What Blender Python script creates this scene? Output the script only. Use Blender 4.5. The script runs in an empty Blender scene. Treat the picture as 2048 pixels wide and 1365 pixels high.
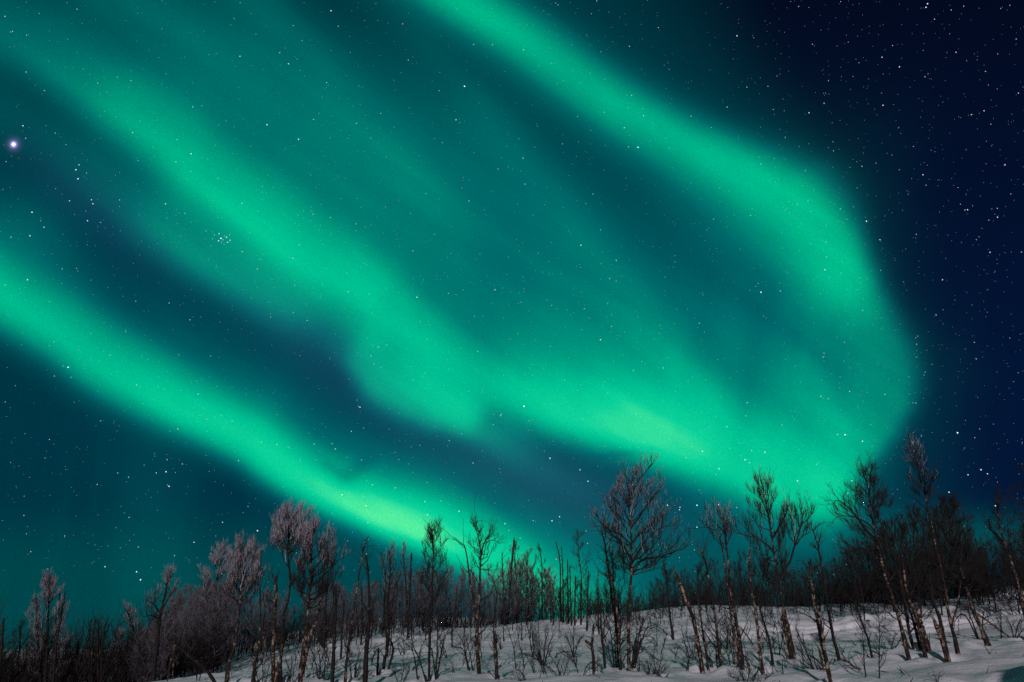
import bpy, math, random
import numpy as np

SC = bpy.context.scene
COL = SC.collection
RNG = np.random.default_rng(7)
random.seed(7)

# ------------------------------------------------------------------ camera
LENS, TILT, CAM_Z = 28.0, 20.5, 1.6
FPX = LENS / 36.0 * 2048.0
cam_data = bpy.data.cameras.new('camera')
cam_data.lens = LENS
cam_data.sensor_width = 36.0
cam_data.clip_start = 0.05
cam_data.clip_end = 20000.0
cam = bpy.data.objects.new('camera', cam_data)
cam.location = (0, 0, CAM_Z)
cam.rotation_euler = (math.radians(90 + TILT), 0, 0)
COL.objects.link(cam)
SC.camera = cam
CT, ST = math.cos(math.radians(TILT)), math.sin(math.radians(TILT))
AX_R, AX_U, AX_F = (1, 0, 0), (0, -ST, CT), (0, CT, ST)     # camera axes, kept fixed for the sky's image coordinates


def lin(c):
    """sRGB 0-255 -> linear."""
    return tuple((v / 255 / 12.92) if v / 255 <= 0.04045 else ((v / 255 + 0.055) / 1.055) ** 2.4 for v in c)


# ------------------------------------------------------------------ colour management
SC.view_settings.view_transform = 'Standard'
SC.view_settings.look = 'None'
SC.view_settings.exposure = 0.0
SC.view_settings.gamma = 1.0
SC.cycles.use_denoising = False
SC.cycles.max_bounces = 4
SC.cycles.diffuse_bounces = 2

# ------------------------------------------------------------------ world: night sky with aurora
world = bpy.data.worlds.new('World')
SC.world = world
world.use_nodes = True
NT = world.node_tree
NT.nodes.clear()
LK = NT.links


def val(sock, x):
    if isinstance(x, (int, float)):
        sock.default_value = x
    else:
        LK.new(x, sock)


def M(op, a, b=None, c=None, clamp=False):
    n = NT.nodes.new('ShaderNodeMath')
    n.operation = op
    n.use_clamp = clamp
    val(n.inputs[0], a)
    if b is not None:
        val(n.inputs[1], b)
    if c is not None:
        val(n.inputs[2], c)
    return n.outputs[0]


def dotv(vec, d):
    n = NT.nodes.new('ShaderNodeVectorMath')
    n.operation = 'DOT_PRODUCT'
    LK.new(vec, n.inputs[0])
    n.inputs[1].default_value = d
    return n.outputs['Value']


def fcurve(x, pts):
    """Smooth function through (x 0..1, any y), as a Float Curve node."""
    ys = [p[1] for p in pts]
    lo, hi = min(ys), max(ys)
    if hi - lo < 1e-6:
        return lo
    n = NT.nodes.new('ShaderNodeFloatCurve')
    cm = n.mapping
    cu = cm.curves[0]
    cu.points[0].location = (pts[0][0], (pts[0][1] - lo) / (hi - lo))
    cu.points[1].location = (pts[-1][0], (pts[-1][1] - lo) / (hi - lo))
    for p in pts[1:-1]:
        cu.points.new(p[0], (p[1] - lo) / (hi - lo))
    for p in cu.points:
        p.handle_type = 'AUTO_CLAMPED'
    cm.update()
    LK.new(x, n.inputs['Value'])
    return M('MULTIPLY_ADD', n.outputs[0], hi - lo, lo)


tc = NT.nodes.new('ShaderNodeTexCoord')
DIRN = tc.outputs['Generated']
dz0 = dotv(DIRN, AX_F)
dz = M('MAXIMUM', dz0, 0.06)
# tangent-plane image coordinates of the camera, fixed in the sky (thousands of image pixels)
CX = M('MULTIPLY_ADD', M('DIVIDE', dotv(DIRN, AX_R), dz), FPX / 1000, 1.024)
CY = M('MULTIPLY_ADD', M('DIVIDE', dotv(DIRN, AX_U), dz), -FPX / 1000, 0.6825)
# slow drift of the edges so that nothing is ruler-smooth
nz = NT.nodes.new('ShaderNodeTexNoise')
nz.inputs['Scale'].default_value = 3.2
nz.inputs['Detail'].default_value = 2.0
LK.new(DIRN, nz.inputs['Vector'])
sepn = NT.nodes.new('ShaderNodeSeparateColor')
LK.new(nz.outputs['Color'], sepn.inputs[0])
NX = M('MULTIPLY_ADD', M('SUBTRACT', sepn.outputs[0], 0.5), 0.026, CX)
NY = M('MULTIPLY_ADD', M('SUBTRACT', sepn.outputs[1], 0.5), 0.026, CY)
STREAK = None


def band(pts, power=2.0, ang=None, skirt=.28):
    """An aurora band. pts: (x, y, width above, width below, strength) along its spine, in image px."""
    P = np.array(pts, float)
    P[:, :4] /= 1000.0
    if ang is None:
        d = P[-1, :2] - P[0, :2]
    else:
        d = np.array([math.cos(math.radians(ang)), math.sin(math.radians(ang))])
    d = d / np.linalg.norm(d)
    n = np.array([d[1], -d[0]])                    # towards the upper right of the image
    o = P[0, :2]
    u = (P[:, :2] - o) @ d
    v = (P[:, :2] - o) @ n
    k = np.argsort(u)
    u, v, P = u[k], v[k], P[k]
    u0, u1 = u[0], u[-1]
    s = (u - u0) / (u1 - u0)
    U = M('MULTIPLY_ADD', NX, d[0], M('MULTIPLY_ADD', NY, d[1], -float(o @ d)))
    V = M('MULTIPLY_ADD', NX, n[0], M('MULTIPLY_ADD', NY, n[1], -float(o @ n)))
    S = M('DIVIDE', M('SUBTRACT', U, float(u0)), float(u1 - u0), clamp=True)
    c = fcurve(S, list(zip(s, v)))
    wu = fcurve(S, list(zip(s, P[:, 2])))
    wd = fcurve(S, list(zip(s, P[:, 3])))
    a = fcurve(S, list(zip(s, P[:, 4])))
    t = M('SUBTRACT', V, c)
    tu = M('DIVIDE', M('MAXIMUM', t, 0.0), wu)
    td = M('DIVIDE', M('MAXIMUM', M('MULTIPLY', t, -1.0), 0.0), wd)
    core = M('POWER', math.e, M('MULTIPLY', M('POWER', M('ADD', tu, td), power), -1.0))
    if skirt:                                      # soft glow that trails off on the upper side only
        wide = M('POWER', math.e, M('MULTIPLY', M('MULTIPLY_ADD', tu, M('MULTIPLY', tu, .14), M('MULTIPLY', td, td)), -1.0))
        core = M('MULTIPLY_ADD', core, 1 - skirt, M('MULTIPLY', wide, skirt))
    return M('MULTIPLY', a, core)


def blob(x, y, rx, ry, ang, amp):
    ca, sa = math.cos(math.radians(ang)), math.sin(math.radians(ang))
    dx = M('SUBTRACT', NX, x / 1000)
    dy = M('SUBTRACT', NY, y / 1000)
    a = M('MULTIPLY_ADD', dx, ca / rx * 1000, M('MULTIPLY', dy, sa / rx * 1000))
    b = M('MULTIPLY_ADD', dx, -sa / ry * 1000, M('MULTIPLY', dy, ca / ry * 1000))
    r2 = M('MULTIPLY_ADD', a, a, M('MULTIPLY', b, b))
    return M('MULTIPLY', M('POWER', math.e, M('MULTIPLY', r2, -1.0)), amp)


def total(xs):
    t = xs[0]
    for x in xs[1:]:
        t = M('ADD', t, x)
    return t


T = total([
    # lowest band, from the left edge down to the horizon
    band([(-200, 460, 79, 72, .62), (0, 590, 72, 59, .62), (114, 659, 70, 56, .66), (229, 739, 70, 54, .70), (343, 803, 69, 50, .76),
          (457, 862, 69, 47, .82), (543, 921, 67, 43, .88), (629, 976, 65, 40, .96), (714, 1016, 67, 38, 1.08), (800, 1050, 70, 38, 1.14),
          (880, 1082, 70, 40, 1.02), (960, 1118, 70, 43, .80), (1060, 1165, 70, 54, .62), (1180, 1230, 79, 54, .45), (1300, 1290, 88, 54, .15)], skirt=.22),
    # middle band
    band([(-200, -40, 90, 80, .14), (0, 60, 80, 70, .22), (150, 155, 76, 56, .32), (300, 265, 84, 56, .54), (434, 380, 84, 60, .56),
          (514, 438, 90, 70, .54), (628, 521, 88, 80, .52), (703, 578, 80, 76, .54), (760, 645, 74, 66, .50), (815, 705, 70, 60, .42), (870, 765, 64, 54, .42), (930, 820, 60, 44, .34),
          (990, 865, 50, 40, .10), (1080, 920, 50, 40, .0)], skirt=.20),
    # lower lobe of the middle band
    band([(600, 650, 50, 40, .0), (670, 690, 55, 34, .10), (728, 735, 60, 40, .34), (785, 785, 60, 42, .42),
          (850, 818, 56, 40, .36), (915, 840, 50, 36, .30), (975, 868, 46, 34, .16), (1040, 905, 44, 34, .10), (1130, 960, 40, 32, .05), (1230, 1010, 40, 30, .0)], power=2.4, skirt=.1),
    # second strand under the middle band
    band([(60, 270, 60, 60, .04), (200, 380, 60, 54, .10), (330, 465, 70, 58, .30), (440, 535, 70, 56, .36),
          (560, 600, 68, 54, .31), (680, 645, 60, 60, .06), (800, 690, 60, 60, .0)], skirt=.1),
    # strand that runs on to the right and brightens above the tall trees
    band([(780, 590, 60, 70, .10), (857, 680, 64, 66, .28), (930, 735, 70, 62, .34), (1058, 802, 84, 50, .66), (1176, 845, 90, 46, .80),
          (1281, 876, 100, 46, .76), (1381, 912, 104, 46, .68), (1440, 938, 104, 46, .56), (1498, 962, 110, 46, .50), (1560, 985, 110, 46, .42),
          (1650, 1010, 100, 42, .26), (1740, 1030, 60, 40, .0)], skirt=.22),
    # great arch from the top edge over to the right
    band([(700, -170, 80, 60, .60), (900, -14, 66, 56, .58), (1050, 82, 60, 56, .58), (1200, 190, 60, 60, .56), (1330, 266, 62, 70, .56),
          (1450, 322, 66, 92, .62), (1530, 360, 68, 108, .66), (1610, 408, 64, 122, .70), (1668, 478, 54, 122, .66), (1706, 555, 46, 112, .52),
          (1733, 622, 46, 100, .22), (1770, 720, 46, 100, .02), (1790, 900, 50, 100, .0)], ang=54.5, skirt=.08),
    # the arch coming back down to the horizon on the right
    band([(1690, 480, 40, 110, .0), (1722, 560, 44, 120, .08), (1762, 650, 50, 140, .22), (1788, 715, 50, 150, .28), (1796, 775, 46, 150, .29),
          (1776, 835, 42, 140, .31), (1734, 890, 46, 110, .36), (1692, 945, 46, 84, .40), (1664, 1000, 46, 70, .34), (1650, 1060, 60, 60, .10), (1640, 1120, 60, 60, .0)], ang=92, power=2.3, skirt=.12),
    # faint strands inside the arch
    band([(1480, 600, 26, 40, .0), (1570, 690, 26, 45, .05), (1640, 765, 22, 46, .10), (1672, 830, 24, 46, .09), (1690, 900, 28, 50, .0)], skirt=0),
    band([(900, 150, 40, 60, .03), (1050, 330, 40, 60, .07), (1200, 500, 40, 70, .07), (1340, 690, 40, 60, .07), (1450, 850, 44, 60, .04), (1500, 920, 50, 60, .0)], skirt=0),
    band([(560, 60, 50, 60, .09), (700, 200, 50, 70, .07), (850, 380, 50, 70, .05), (960, 560, 50, 70, .0)], skirt=0),
    band([(200, -20, 50, 50, .06), (420, 110, 50, 56, .06), (640, 300, 50, 60, .05), (800, 470, 50, 60, .0)], skirt=0),
    # wide glow inside the arch
    blob(980, 420, 580, 240, 42, .215), blob(1480, 800, 330, 230, 60, .16), blob(1600, 900, 120, 150, 10, .20),
    blob(420, 120, 480, 130, 38, .11), blob(1200, 740, 300, 90, 30, .12), blob(250, 1010, 60, 260, 0, .03),
    blob(330, 1080, 62, 300, 0, .045), blob(1000, 1110, 240, 90, 10, .16), blob(1950, 1070, 330, 46, 0, .10),
    blob(60, 470, 120, 110, 30, .12), blob(420, 690, 300, 60, 38, .02),
    # darker gaps and thin cloud in front of the light
    blob(1430, 700, 50, 190, -28, -.03), blob(975, 838, 30, 26, 0, -.08), blob(700, 30, 240, 60, 40, -.05),
    blob(672, 946, 46, 15, 32, -.17), blob(706, 950, 40, 18, -38, -.13), blob(1260, 905, 60, 9, -4, -.10), blob(60, 300, 160, 60, 40, -.05),
])
# fine rays: stretched noise makes the light a little uneven
mp = NT.nodes.new('ShaderNodeMapping')
mp.inputs['Scale'].default_value = (5.0, 5.0, 1.6)
LK.new(DIRN, mp.inputs[0])
nz2 = NT.nodes.new('ShaderNodeTexNoise')
nz2.inputs['Scale'].default_value = 2.0
nz2.inputs['Detail'].default_value = 3.0
LK.new(mp.outputs[0], nz2.inputs['Vector'])
# striations drawn out along the run of the bands
cb_ = NT.nodes.new('ShaderNodeCombineXYZ')
LK.new(M('MULTIPLY_ADD', NX, .80, M('MULTIPLY', NY, .60)), cb_.inputs[0])
LK.new(M('MULTIPLY', M('MULTIPLY_ADD', NX, -.60, M('MULTIPLY', NY, .80)), 7.5), cb_.inputs[1])
nz3 = NT.nodes.new('ShaderNodeTexNoise')
nz3.inputs['Scale'].default_value = 1.5
nz3.inputs['Detail'].default_value = 3.0
nz3.inputs['Distortion'].default_value = .35
LK.new(cb_.outputs[0], nz3.inputs['Vector'])
STRI = M('SUBTRACT', nz3.outputs[0], .5)
T = M('MULTIPLY', T, M('ADD', M('MULTIPLY_ADD', nz2.outputs[0], 0.22, 0.89), M('MULTIPLY', STRI, .55)))
# faint upright rays in the curl on the right and low on the left
cr_ = NT.nodes.new('ShaderNodeCombineXYZ')
LK.new(M('MULTIPLY', M('MULTIPLY_ADD', CY, .16, CX), 11.0), cr_.inputs[0])
LK.new(CY, cr_.inputs[1])
nz4 = NT.nodes.new('ShaderNodeTexNoise')
nz4.inputs['Scale'].default_value = 1.1
nz4.inputs['Detail'].default_value = 3.0
LK.new(cr_.outputs[0], nz4.inputs['Vector'])
RAYS = M('ADD', blob(1570, 830, 260, 230, 20, .26), M('ADD', blob(260, 1050, 330, 230, 0, .10), blob(1120, 740, 260, 120, 20, .12)))
T = M('MULTIPLY_ADD', M('SUBTRACT', nz4.outputs[0], .5), RAYS, T)
T = M('MAXIMUM', T, 0.0)
# the display only fills the part of the sky ahead of the camera
FRONT = M('DIVIDE', M('SUBTRACT', dz0, 0.12), 0.4, clamp=True)
T = M('MULTIPLY', T, FRONT)
ramp = NT.nodes.new('ShaderNodeValToRGB')
RS = 1.4
el = ramp.color_ramp.elements
stops = [(0, (0, 0, 0)), (.12, (0, .045, .040)), (.25, (0, .115, .092)), (.45, (0, .275, .15)), (.7, (0, .49, .225)), (.9, (.004, .61, .265)),
         (1.1, (.05, .77, .285)), (1.35, (.13, .88, .30))]
el[0].position = 0
el[0].color = (0, 0, 0, 1)
el[1].position = 1
el[1].color = (*stops[-1][1], 1)
for p, c in stops[1:-1]:
    e_ = el.new(p / RS)
    e_.color = (*c, 1)
el[len(el) - 1].position = stops[-1][0] / RS
LK.new(M('DIVIDE', T, RS), ramp.inputs[0])


def addc(a, b):
    n = NT.nodes.new('ShaderNodeVectorMath')
    n.operation = 'ADD'
    LK.new(a, n.inputs[0])
    LK.new(b, n.inputs[1])
    return n.outputs[0]


def colscale(color, f):
    n = NT.nodes.new('ShaderNodeVectorMath')
    n.operation = 'SCALE'
    n.inputs[0].default_value = color
    val(n.inputs['Scale'], f)
    return n.outputs[0]


def smooth(x, a, b):
    n = NT.nodes.new('ShaderNodeMapRange')
    n.interpolation_type = 'SMOOTHSTEP'
    LK.new(x, n.inputs['Value'])
    n.inputs['From Min'].default_value = a
    n.inputs['From Max'].default_value = b
    return n.outputs[0]


base = colscale((.0008, .0028, .0125), 1.0)
INSIDE = smooth(M('MULTIPLY_ADD', CY, -.5, CX), 1.56, 1.22)
INSIDE = M('MULTIPLY', INSIDE, M('MULTIPLY_ADD', smooth(M('MULTIPLY_ADD', CY, .76, CX), 2.55, 2.25), .65, .35))
base = addc(base, colscale((-.0010, .022, .025), INSIDE))
low = M('MULTIPLY', smooth(CY, -0.2, 0.9), FRONT)
base = addc(base, colscale((.0, .004, .022), low))
base = addc(base, colscale((.0, .006, -.002), M('MULTIPLY', low, smooth(CX, .9, .25))))
base = addc(base, colscale((.0, .025, .012), M('MULTIPLY', smooth(CY, .98, 1.15), FRONT)))
base = addc(base, colscale((.007, .016, .034), blob(1090, 960, 260, 70, 22, 1)))
base = addc(base, colscale((.004, .004, .022), blob(640, 700, 250, 70, 40, 1)))
base = addc(base, colscale((.003, -.004, .012), blob(200, 420, 220, 60, 40, 1)))
base = addc(base, colscale((.0, -.016, -.008), blob(150, 480, 420, 90, 36, 1)))
skyc = addc(base, ramp.outputs[0])
# pinkish town glow low behind the viewer, added to tint the snow shadows
GLOW = M('MULTIPLY', smooth(dotv(DIRN, (0, -1, 0)), 0.0, 0.9), smooth(dotv(DIRN, (0, 0, 1)), .75, 0.05))
sx, sy = M('SUBTRACT', CX, .0272), M('SUBTRACT', CY, .2893)     # faint halo of the brightest star
halo = M('POWER', math.e, M('MULTIPLY', M('MULTIPLY_ADD', sx, sx, M('MULTIPLY', sy, sy)), -1 / .0105**2))
skyc = addc(skyc, colscale((.9, .8, 1.6), M('POWER', halo, 5.0)))
skyc = addc(skyc, colscale((.11, .08, .26), halo))
skyc = addc(skyc, colscale((.12, .08, .11), GLOW))
# fine noise gives the sky a slight camera grain
gr = NT.nodes.new('ShaderNodeTexNoise')
gr.inputs['Scale'].default_value = 620.0
gr.inputs['Detail'].default_value = 1.0
LK.new(DIRN, gr.inputs['Vector'])
gm = NT.nodes.new('ShaderNodeVectorMath')
gm.operation = 'SCALE'
LK.new(skyc, gm.inputs[0])
LK.new(M('MULTIPLY_ADD', gr.outputs[0], .44, .78), gm.inputs['Scale'])
skyc = gm.outputs[0]
bg = NT.nodes.new('ShaderNodeBackground')
LK.new(skyc, bg.inputs['Color'])
bg.inputs['Strength'].default_value = 1.0
wo = NT.nodes.new('ShaderNodeOutputWorld')
LK.new(bg.outputs[0], wo.inputs['Surface'])

# ------------------------------------------------------------------ sun lamp: low warm light of a town behind the camera
SUN_AZ, SUN_EL = 5.0, 12.5            # light travels towards this azimuth
sd = bpy.data.lights.new('town_light', 'SUN')
sd.energy = 2.05
sd.angle = math.radians(0.5)
sd.color = (1.0, .90, .92)
sun = bpy.data.objects.new('town_light', sd)
sun.rotation_euler = (math.radians(90 - SUN_EL), 0, math.radians(-SUN_AZ))
COL.objects.link(sun)

# ------------------------------------------------------------------ camera rays through image pixels (used to place things)
def ray(px, py):
    a, b = px - 1024.0, 682.5 - py
    v = np.array([a, CT * FPX - ST * b, ST * FPX + CT * b])
    return v / math.hypot(v[0], v[1])              # unit horizontal length


def vnoise(x, y, seed=0):
    """smooth 2-D value noise, about -1..1"""
    x, y = np.asarray(x, float), np.asarray(y, float)
    xi, yi = np.floor(x).astype(np.int64), np.floor(y).astype(np.int64)
    fx, fy = x - xi, y - yi
    fx, fy = fx * fx * (3 - 2 * fx), fy * fy * (3 - 2 * fy)

    def h(i, j):
        n = (i * 374761393 + j * 668265263 + seed * 974711) & 0x7fffffff
        n = ((n ^ (n >> 13)) * 1274126177) & 0x7fffffff
        n = ((n ^ (n >> 16)) * 2654435761) & 0x7fffffff
        return (n & 0xffff) / 32767.5 - 1
    a, b, c, d = h(xi, yi), h(xi + 1, yi), h(xi, yi + 1), h(xi + 1, yi + 1)
    return (a * (1 - fx) + b * fx) * (1 - fy) + (c * (1 - fx) + d * fx) * fy


# ------------------------------------------------------------------ terrain: a snow slope that rises to the right
CP = np.array([-500, 0, 300, 450, 600, 750, 950, 1100, 1250, 1400, 1600, 1800, 1950, 2048, 2500], float)
CAZ = np.arctan2(CP - 1024, CT * FPX + ST * (1285 - 682.5))
Y20 = [1425, 1420, 1388, 1374, 1364, 1360, 1352, 1350, 1345, 1337, 1326, 1319, 1312, 1310, 1300]
Y36 = [1412, 1405, 1370, 1342, 1322, 1310, 1300, 1295, 1290, 1286, 1283, 1277, 1270, 1262, 1225]
Y60 = [1405, 1395, 1358, 1312, 1290, 1267, 1257, 1242, 1228, 1217, 1213, 1213, 1198, 1176, 1110]
Y140 = [1400, 1390, 1350, 1300, 1262, 1236, 1236, 1250, 1245, 1240, 1235, 1235, 1225, 1215, 1190]


def kz(d, ys):
    return np.array([CAM_Z + d * ray(p, y)[2] for p, y in zip(CP, ys)])


KD = np.array([0, 8, 20, 36, 60, 82, 140, 420, 6000], float)
Z20, Z36, Z60, Z140 = kz(20, Y20), kz(36, Y36), kz(60, Y60), kz(140, Y140)
KZ = np.stack([0 * Z20, .45 * Z20, Z20, Z36, Z60, Z60 - 1.6, Z140 - .2, 0 * Z20 - 9, 0 * Z20 - 60])
KM = np.gradient(KZ, KD, axis=0)
KM[-2:] = 0


def ground(x, y, detail=True):
    x, y = np.asarray(x, float), np.asarray(y, float)
    az, d = np.arctan2(x, y), np.hypot(x, y)
    front = np.clip((1.9 - np.abs(az)) / 1.0, 0, 1)
    i = np.clip(np.searchsorted(KD, d, side='right') - 1, 0, len(KD) - 2)
    h = KD[i + 1] - KD[i]
    t = np.clip((d - KD[i]) / h, 0, 1)
    azc = np.clip(az, CAZ[0], CAZ[-1])
    j = np.clip(np.searchsorted(CAZ, azc, side='right') - 1, 0, len(CAZ) - 2)
    f = (azc - CAZ[j]) / (CAZ[j + 1] - CAZ[j])
    f = f * .5 + f * f * (3 - 2 * f) * .5

    def col(A, k):
        return A[k, j] * (1 - f) + A[k, j + 1] * f
    z0, z1, m0, m1 = col(KZ, i), col(KZ, i + 1), col(KM, i), col(KM, i + 1)
    z = z0 * (2 * t**3 - 3 * t**2 + 1) + m0 * h * (t**3 - 2 * t**2 + t) + z1 * (3 * t**2 - 2 * t**3) + m1 * h * (t**3 - t**2)
    z = z * (.15 + .85 * front)
    if detail:
        k = np.clip(d / 6, 0, 1)
        z = z + k * (.17 * vnoise(x / 6.1, y / 6.1, 1) + .08 * vnoise(x / 2.3 + .3 * y, y / 2.3, 2) + .045 * vnoise(x / 1.0, y / .75, 3)
                     + .024 * vnoise(x / .45, y / .4, 4) * np.clip((75 - d) / 40, 0, 1))
        # ski and sledge tracks that cross the hollow on the right
        trk = np.clip((x - 7) / 4, 0, 1) * np.clip((34 - x) / 6, 0, 1)
        q = y - 37.5 - .12 * (x - 15) + .5 * vnoise(x / 7, 0 * y, 5)
        ruts = .20 * np.exp(-((q - .2) / .45)**2) - .20 * np.exp(-((q + .55) / .35)**2) + .17 * np.exp(-((q - 2.2) / .4)**2) - .16 * np.exp(-((q - 1.4) / .35)**2) \
            + .22 * np.exp(-((q - 4.4) / .7)**2) + .12 * np.exp(-((q + 2.2) / .4)**2)
        z = z + trk * ruts * (.8 + .9 * vnoise(x / .8, y / .7, 6)) + trk * np.exp(-(q / 3.5)**2) * .07 * vnoise(x / .6, y / .6, 13)
        # trampled snow at the lower right corner
        tr = np.exp(-(((x - 7.4) / 1.3)**2 + ((y - 12.8) / 1.6)**2))
        z = z + tr * (.13 * vnoise(x / .42, y / .42, 7) + .10 * vnoise(x / .9, y / .9, 8))
        # wind ripples and hummocks
        z = z + np.clip((d - 9) / 6, 0, 1) * np.clip((80 - d) / 30, 0, 1) * (.030 * vnoise(x / 1.7 + .2 * y, y / .55, 11) + .085 * vnoise(x / 1.25, y / 1.5, 12) * np.clip((6 - x) / 5, .25, 1))
        # an unseen bank added beside the viewer to shade the lower right corner
        z = z + 2.55 * np.exp(-(((x - 7.9) / 1.8)**2 + ((y - 4.6) / 1.0)**2)**2)
        # a lip of drifted snow along the near rise
        lip = np.exp(-((y - 22.5 - .6 * vnoise(x / 3, 0 * y, 9)) / .9)**2) * np.clip((x - 4) / 2, 0, 1) * np.clip((13 - x) / 2, 0, 1)
        z = z + .14 * lip
    return z


def gz(x, y):
    return float(ground(np.array([x]), np.array([y]))[0])


def mesh_obj(name, verts, quads, material, parent=None, smooth_=True, tris=None):
    me = bpy.data.meshes.new(name)
    verts = np.asarray(verts, np.float32).reshape(-1, 3)
    quads = np.asarray(quads, np.int32).reshape(-1, 4)
    nq = len(quads)
    tris = np.zeros((0, 3), np.int32) if tris is None else np.asarray(tris, np.int32).reshape(-1, 3)
    nt = len(tris)
    me.vertices.add(len(verts))
    me.vertices.foreach_set('co', verts.ravel())
    me.loops.add(nq * 4 + nt * 3)
    me.loops.foreach_set('vertex_index', np.concatenate([quads.ravel(), tris.ravel()]).astype(np.int32))
    me.polygons.add(nq + nt)
    me.polygons.foreach_set('loop_start', np.concatenate([np.arange(nq) * 4, nq * 4 + np.arange(nt) * 3]).astype(np.int32))
    if smooth_:
        me.polygons.foreach_set('use_smooth', np.ones(nq + nt, bool))
    me.update(calc_edges=True)
    me.validate()
    me.materials.append(material)
    o = bpy.data.objects.new(name, me)
    COL.objects.link(o)
    o.parent = parent
    return o


# ------------------------------------------------------------------ materials
def new_mat(name, rough=.8):
    m = bpy.data.materials.new(name)
    m.use_nodes = True
    b = m.node_tree.nodes['Principled BSDF']
    b.inputs['Roughness'].default_value = rough
    b.inputs['Specular IOR Level'].default_value = .25
    return m, m.node_tree, b


def tex_noise(nt, scale, detail=3, vec_scale=(1, 1, 1), coord='Object', rough=.55):
    t = nt.nodes.new('ShaderNodeTexCoord')
    mp_ = nt.nodes.new('ShaderNodeMapping')
    mp_.inputs['Scale'].default_value = vec_scale
    nt.links.new(t.outputs[coord], mp_.inputs[0])
    n = nt.nodes.new('ShaderNodeTexNoise')
    n.inputs['Scale'].default_value = scale
    n.inputs['Detail'].default_value = detail
    n.inputs['Roughness'].default_value = rough
    nt.links.new(mp_.outputs[0], n.inputs['Vector'])
    return n.outputs[0]


def cramp(nt, fac, stops_):
    r = nt.nodes.new('ShaderNodeValToRGB')
    e = r.color_ramp.elements
    e[0].position, e[0].color = stops_[0][0], (*stops_[0][1], 1)
    e[1].position, e[1].color = stops_[-1][0], (*stops_[-1][1], 1)
    for p, c in stops_[1:-1]:
        x = e.new(p)
        x.color = (*c, 1)
    nt.links.new(fac, r.inputs[0])
    return r.outputs[0]


def mixc(nt, fac, a, b):
    m = nt.nodes.new('ShaderNodeMix')
    m.data_type = 'RGBA'
    for s, v in ((m.inputs[0], fac), (m.inputs[6], a), (m.inputs[7], b)):
        if hasattr(v, 'is_output'):
            nt.links.new(v, s)
        else:
            s.default_value = v if isinstance(v, (int, float)) else (*v, 1)
    return m.outputs[2]


def bump(nt, b, h, strength, dist):
    n = nt.nodes.new('ShaderNodeBump')
    n.inputs['Strength'].default_value = strength
    n.inputs['Distance'].default_value = dist
    nt.links.new(h, n.inputs['Height'])
    nt.links.new(n.outputs[0], b.inputs['Normal'])


def birch_bark(name, cut, pale, dark):
    """peeling birch bark: pale skin, dark scars, thin dark cross lines"""
    m, nt, b = new_mat(name, .75)
    oi = nt.nodes.new('ShaderNodeObjectInfo')
    big = tex_noise(nt, 11.0, 4, (1.3, 1.3, .55), rough=.65)
    line = tex_noise(nt, 7.0, 3, (1, 1, 7))
    p = cramp(nt, tex_noise(nt, 9, 3), [(.3, tuple(v * .6 for v in pale)), (.7, pale)])
    c1 = cramp(nt, big, [(cut - .03, (0, 0, 0)), (cut + .05, (1, 1, 1))])
    c2 = cramp(nt, line, [(.42, (0, 0, 0)), (.5, (1, 1, 1))])
    mul = nt.nodes.new('ShaderNodeMath')
    mul.operation = 'MULTIPLY'
    nt.links.new(c1, mul.inputs[0])
    nt.links.new(c2, mul.inputs[1])
    d = cramp(nt, tex_noise(nt, 12, 3), [(.35, tuple(v * .5 for v in dark)), (.7, dark)])
    nt.links.new(mixc(nt, mul.outputs[0], d, p), b.inputs['Base Color'])
    bump(nt, b, line, .5, .01)
    return m


M_BIRCH = birch_bark('birch_bark', .56, (.31, .215, .155), (.016, .009, .007))
M_PALE = birch_bark('pale_birch_bark', .535, (.34, .235, .17), (.019, .0105, .008))
M_DARK = birch_bark('dark_birch_bark', .62, (.14, .10, .075), (.010, .006, .005))


def plain(name, c0, c1, scale, rough=.8, bs=0):
    m, nt, b = new_mat(name, rough)
    n = tex_noise(nt, scale, 3)
    nt.links.new(cramp(nt, n, [(.35, c0), (.65, c1)]), b.inputs['Base Color'])
    if bs:
        bump(nt, b, n, bs, .02)
    return m


M_TWIG = plain('twig_bark', (.007, .005, .005), (.020, .015, .015), 6)
M_DEAD = plain('dead_wood', (.030, .019, .014), (.13, .085, .060), 5, .85, .5)
M_FROST = plain('hoar_frost', (.26, .22, .255), (.50, .44, .485), 9, .7)
M_RIMED_TIP = plain('rimed_tips', (.10, .088, .10), (.28, .25, .28), 4, .8)
M_RIME = plain('rimed_twig_bark', (.026, .023, .028), (.10, .092, .112), 3, .8)

M_SNOW, _nt, _b = new_mat('snow', .55)
_n1 = tex_noise(_nt, .5, 4)
_n2 = tex_noise(_nt, 3.2, 6, (1, 1, 1), rough=.62)
_n3 = tex_noise(_nt, 38, 3)
_nt.links.new(cramp(_nt, _n1, [(.3, (.70, .715, .765)), (.7, (.80, .81, .845))]), _b.inputs['Base Color'])
_m1 = _nt.nodes.new('ShaderNodeMath')
_m1.operation = 'MULTIPLY_ADD'
_m1.inputs[1].default_value = .08
_nt.links.new(_n3, _m1.inputs[0])
_nt.links.new(_n2, _m1.inputs[2])
bump(_nt, _b, _m1.outputs[0], .45, .10)

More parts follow.
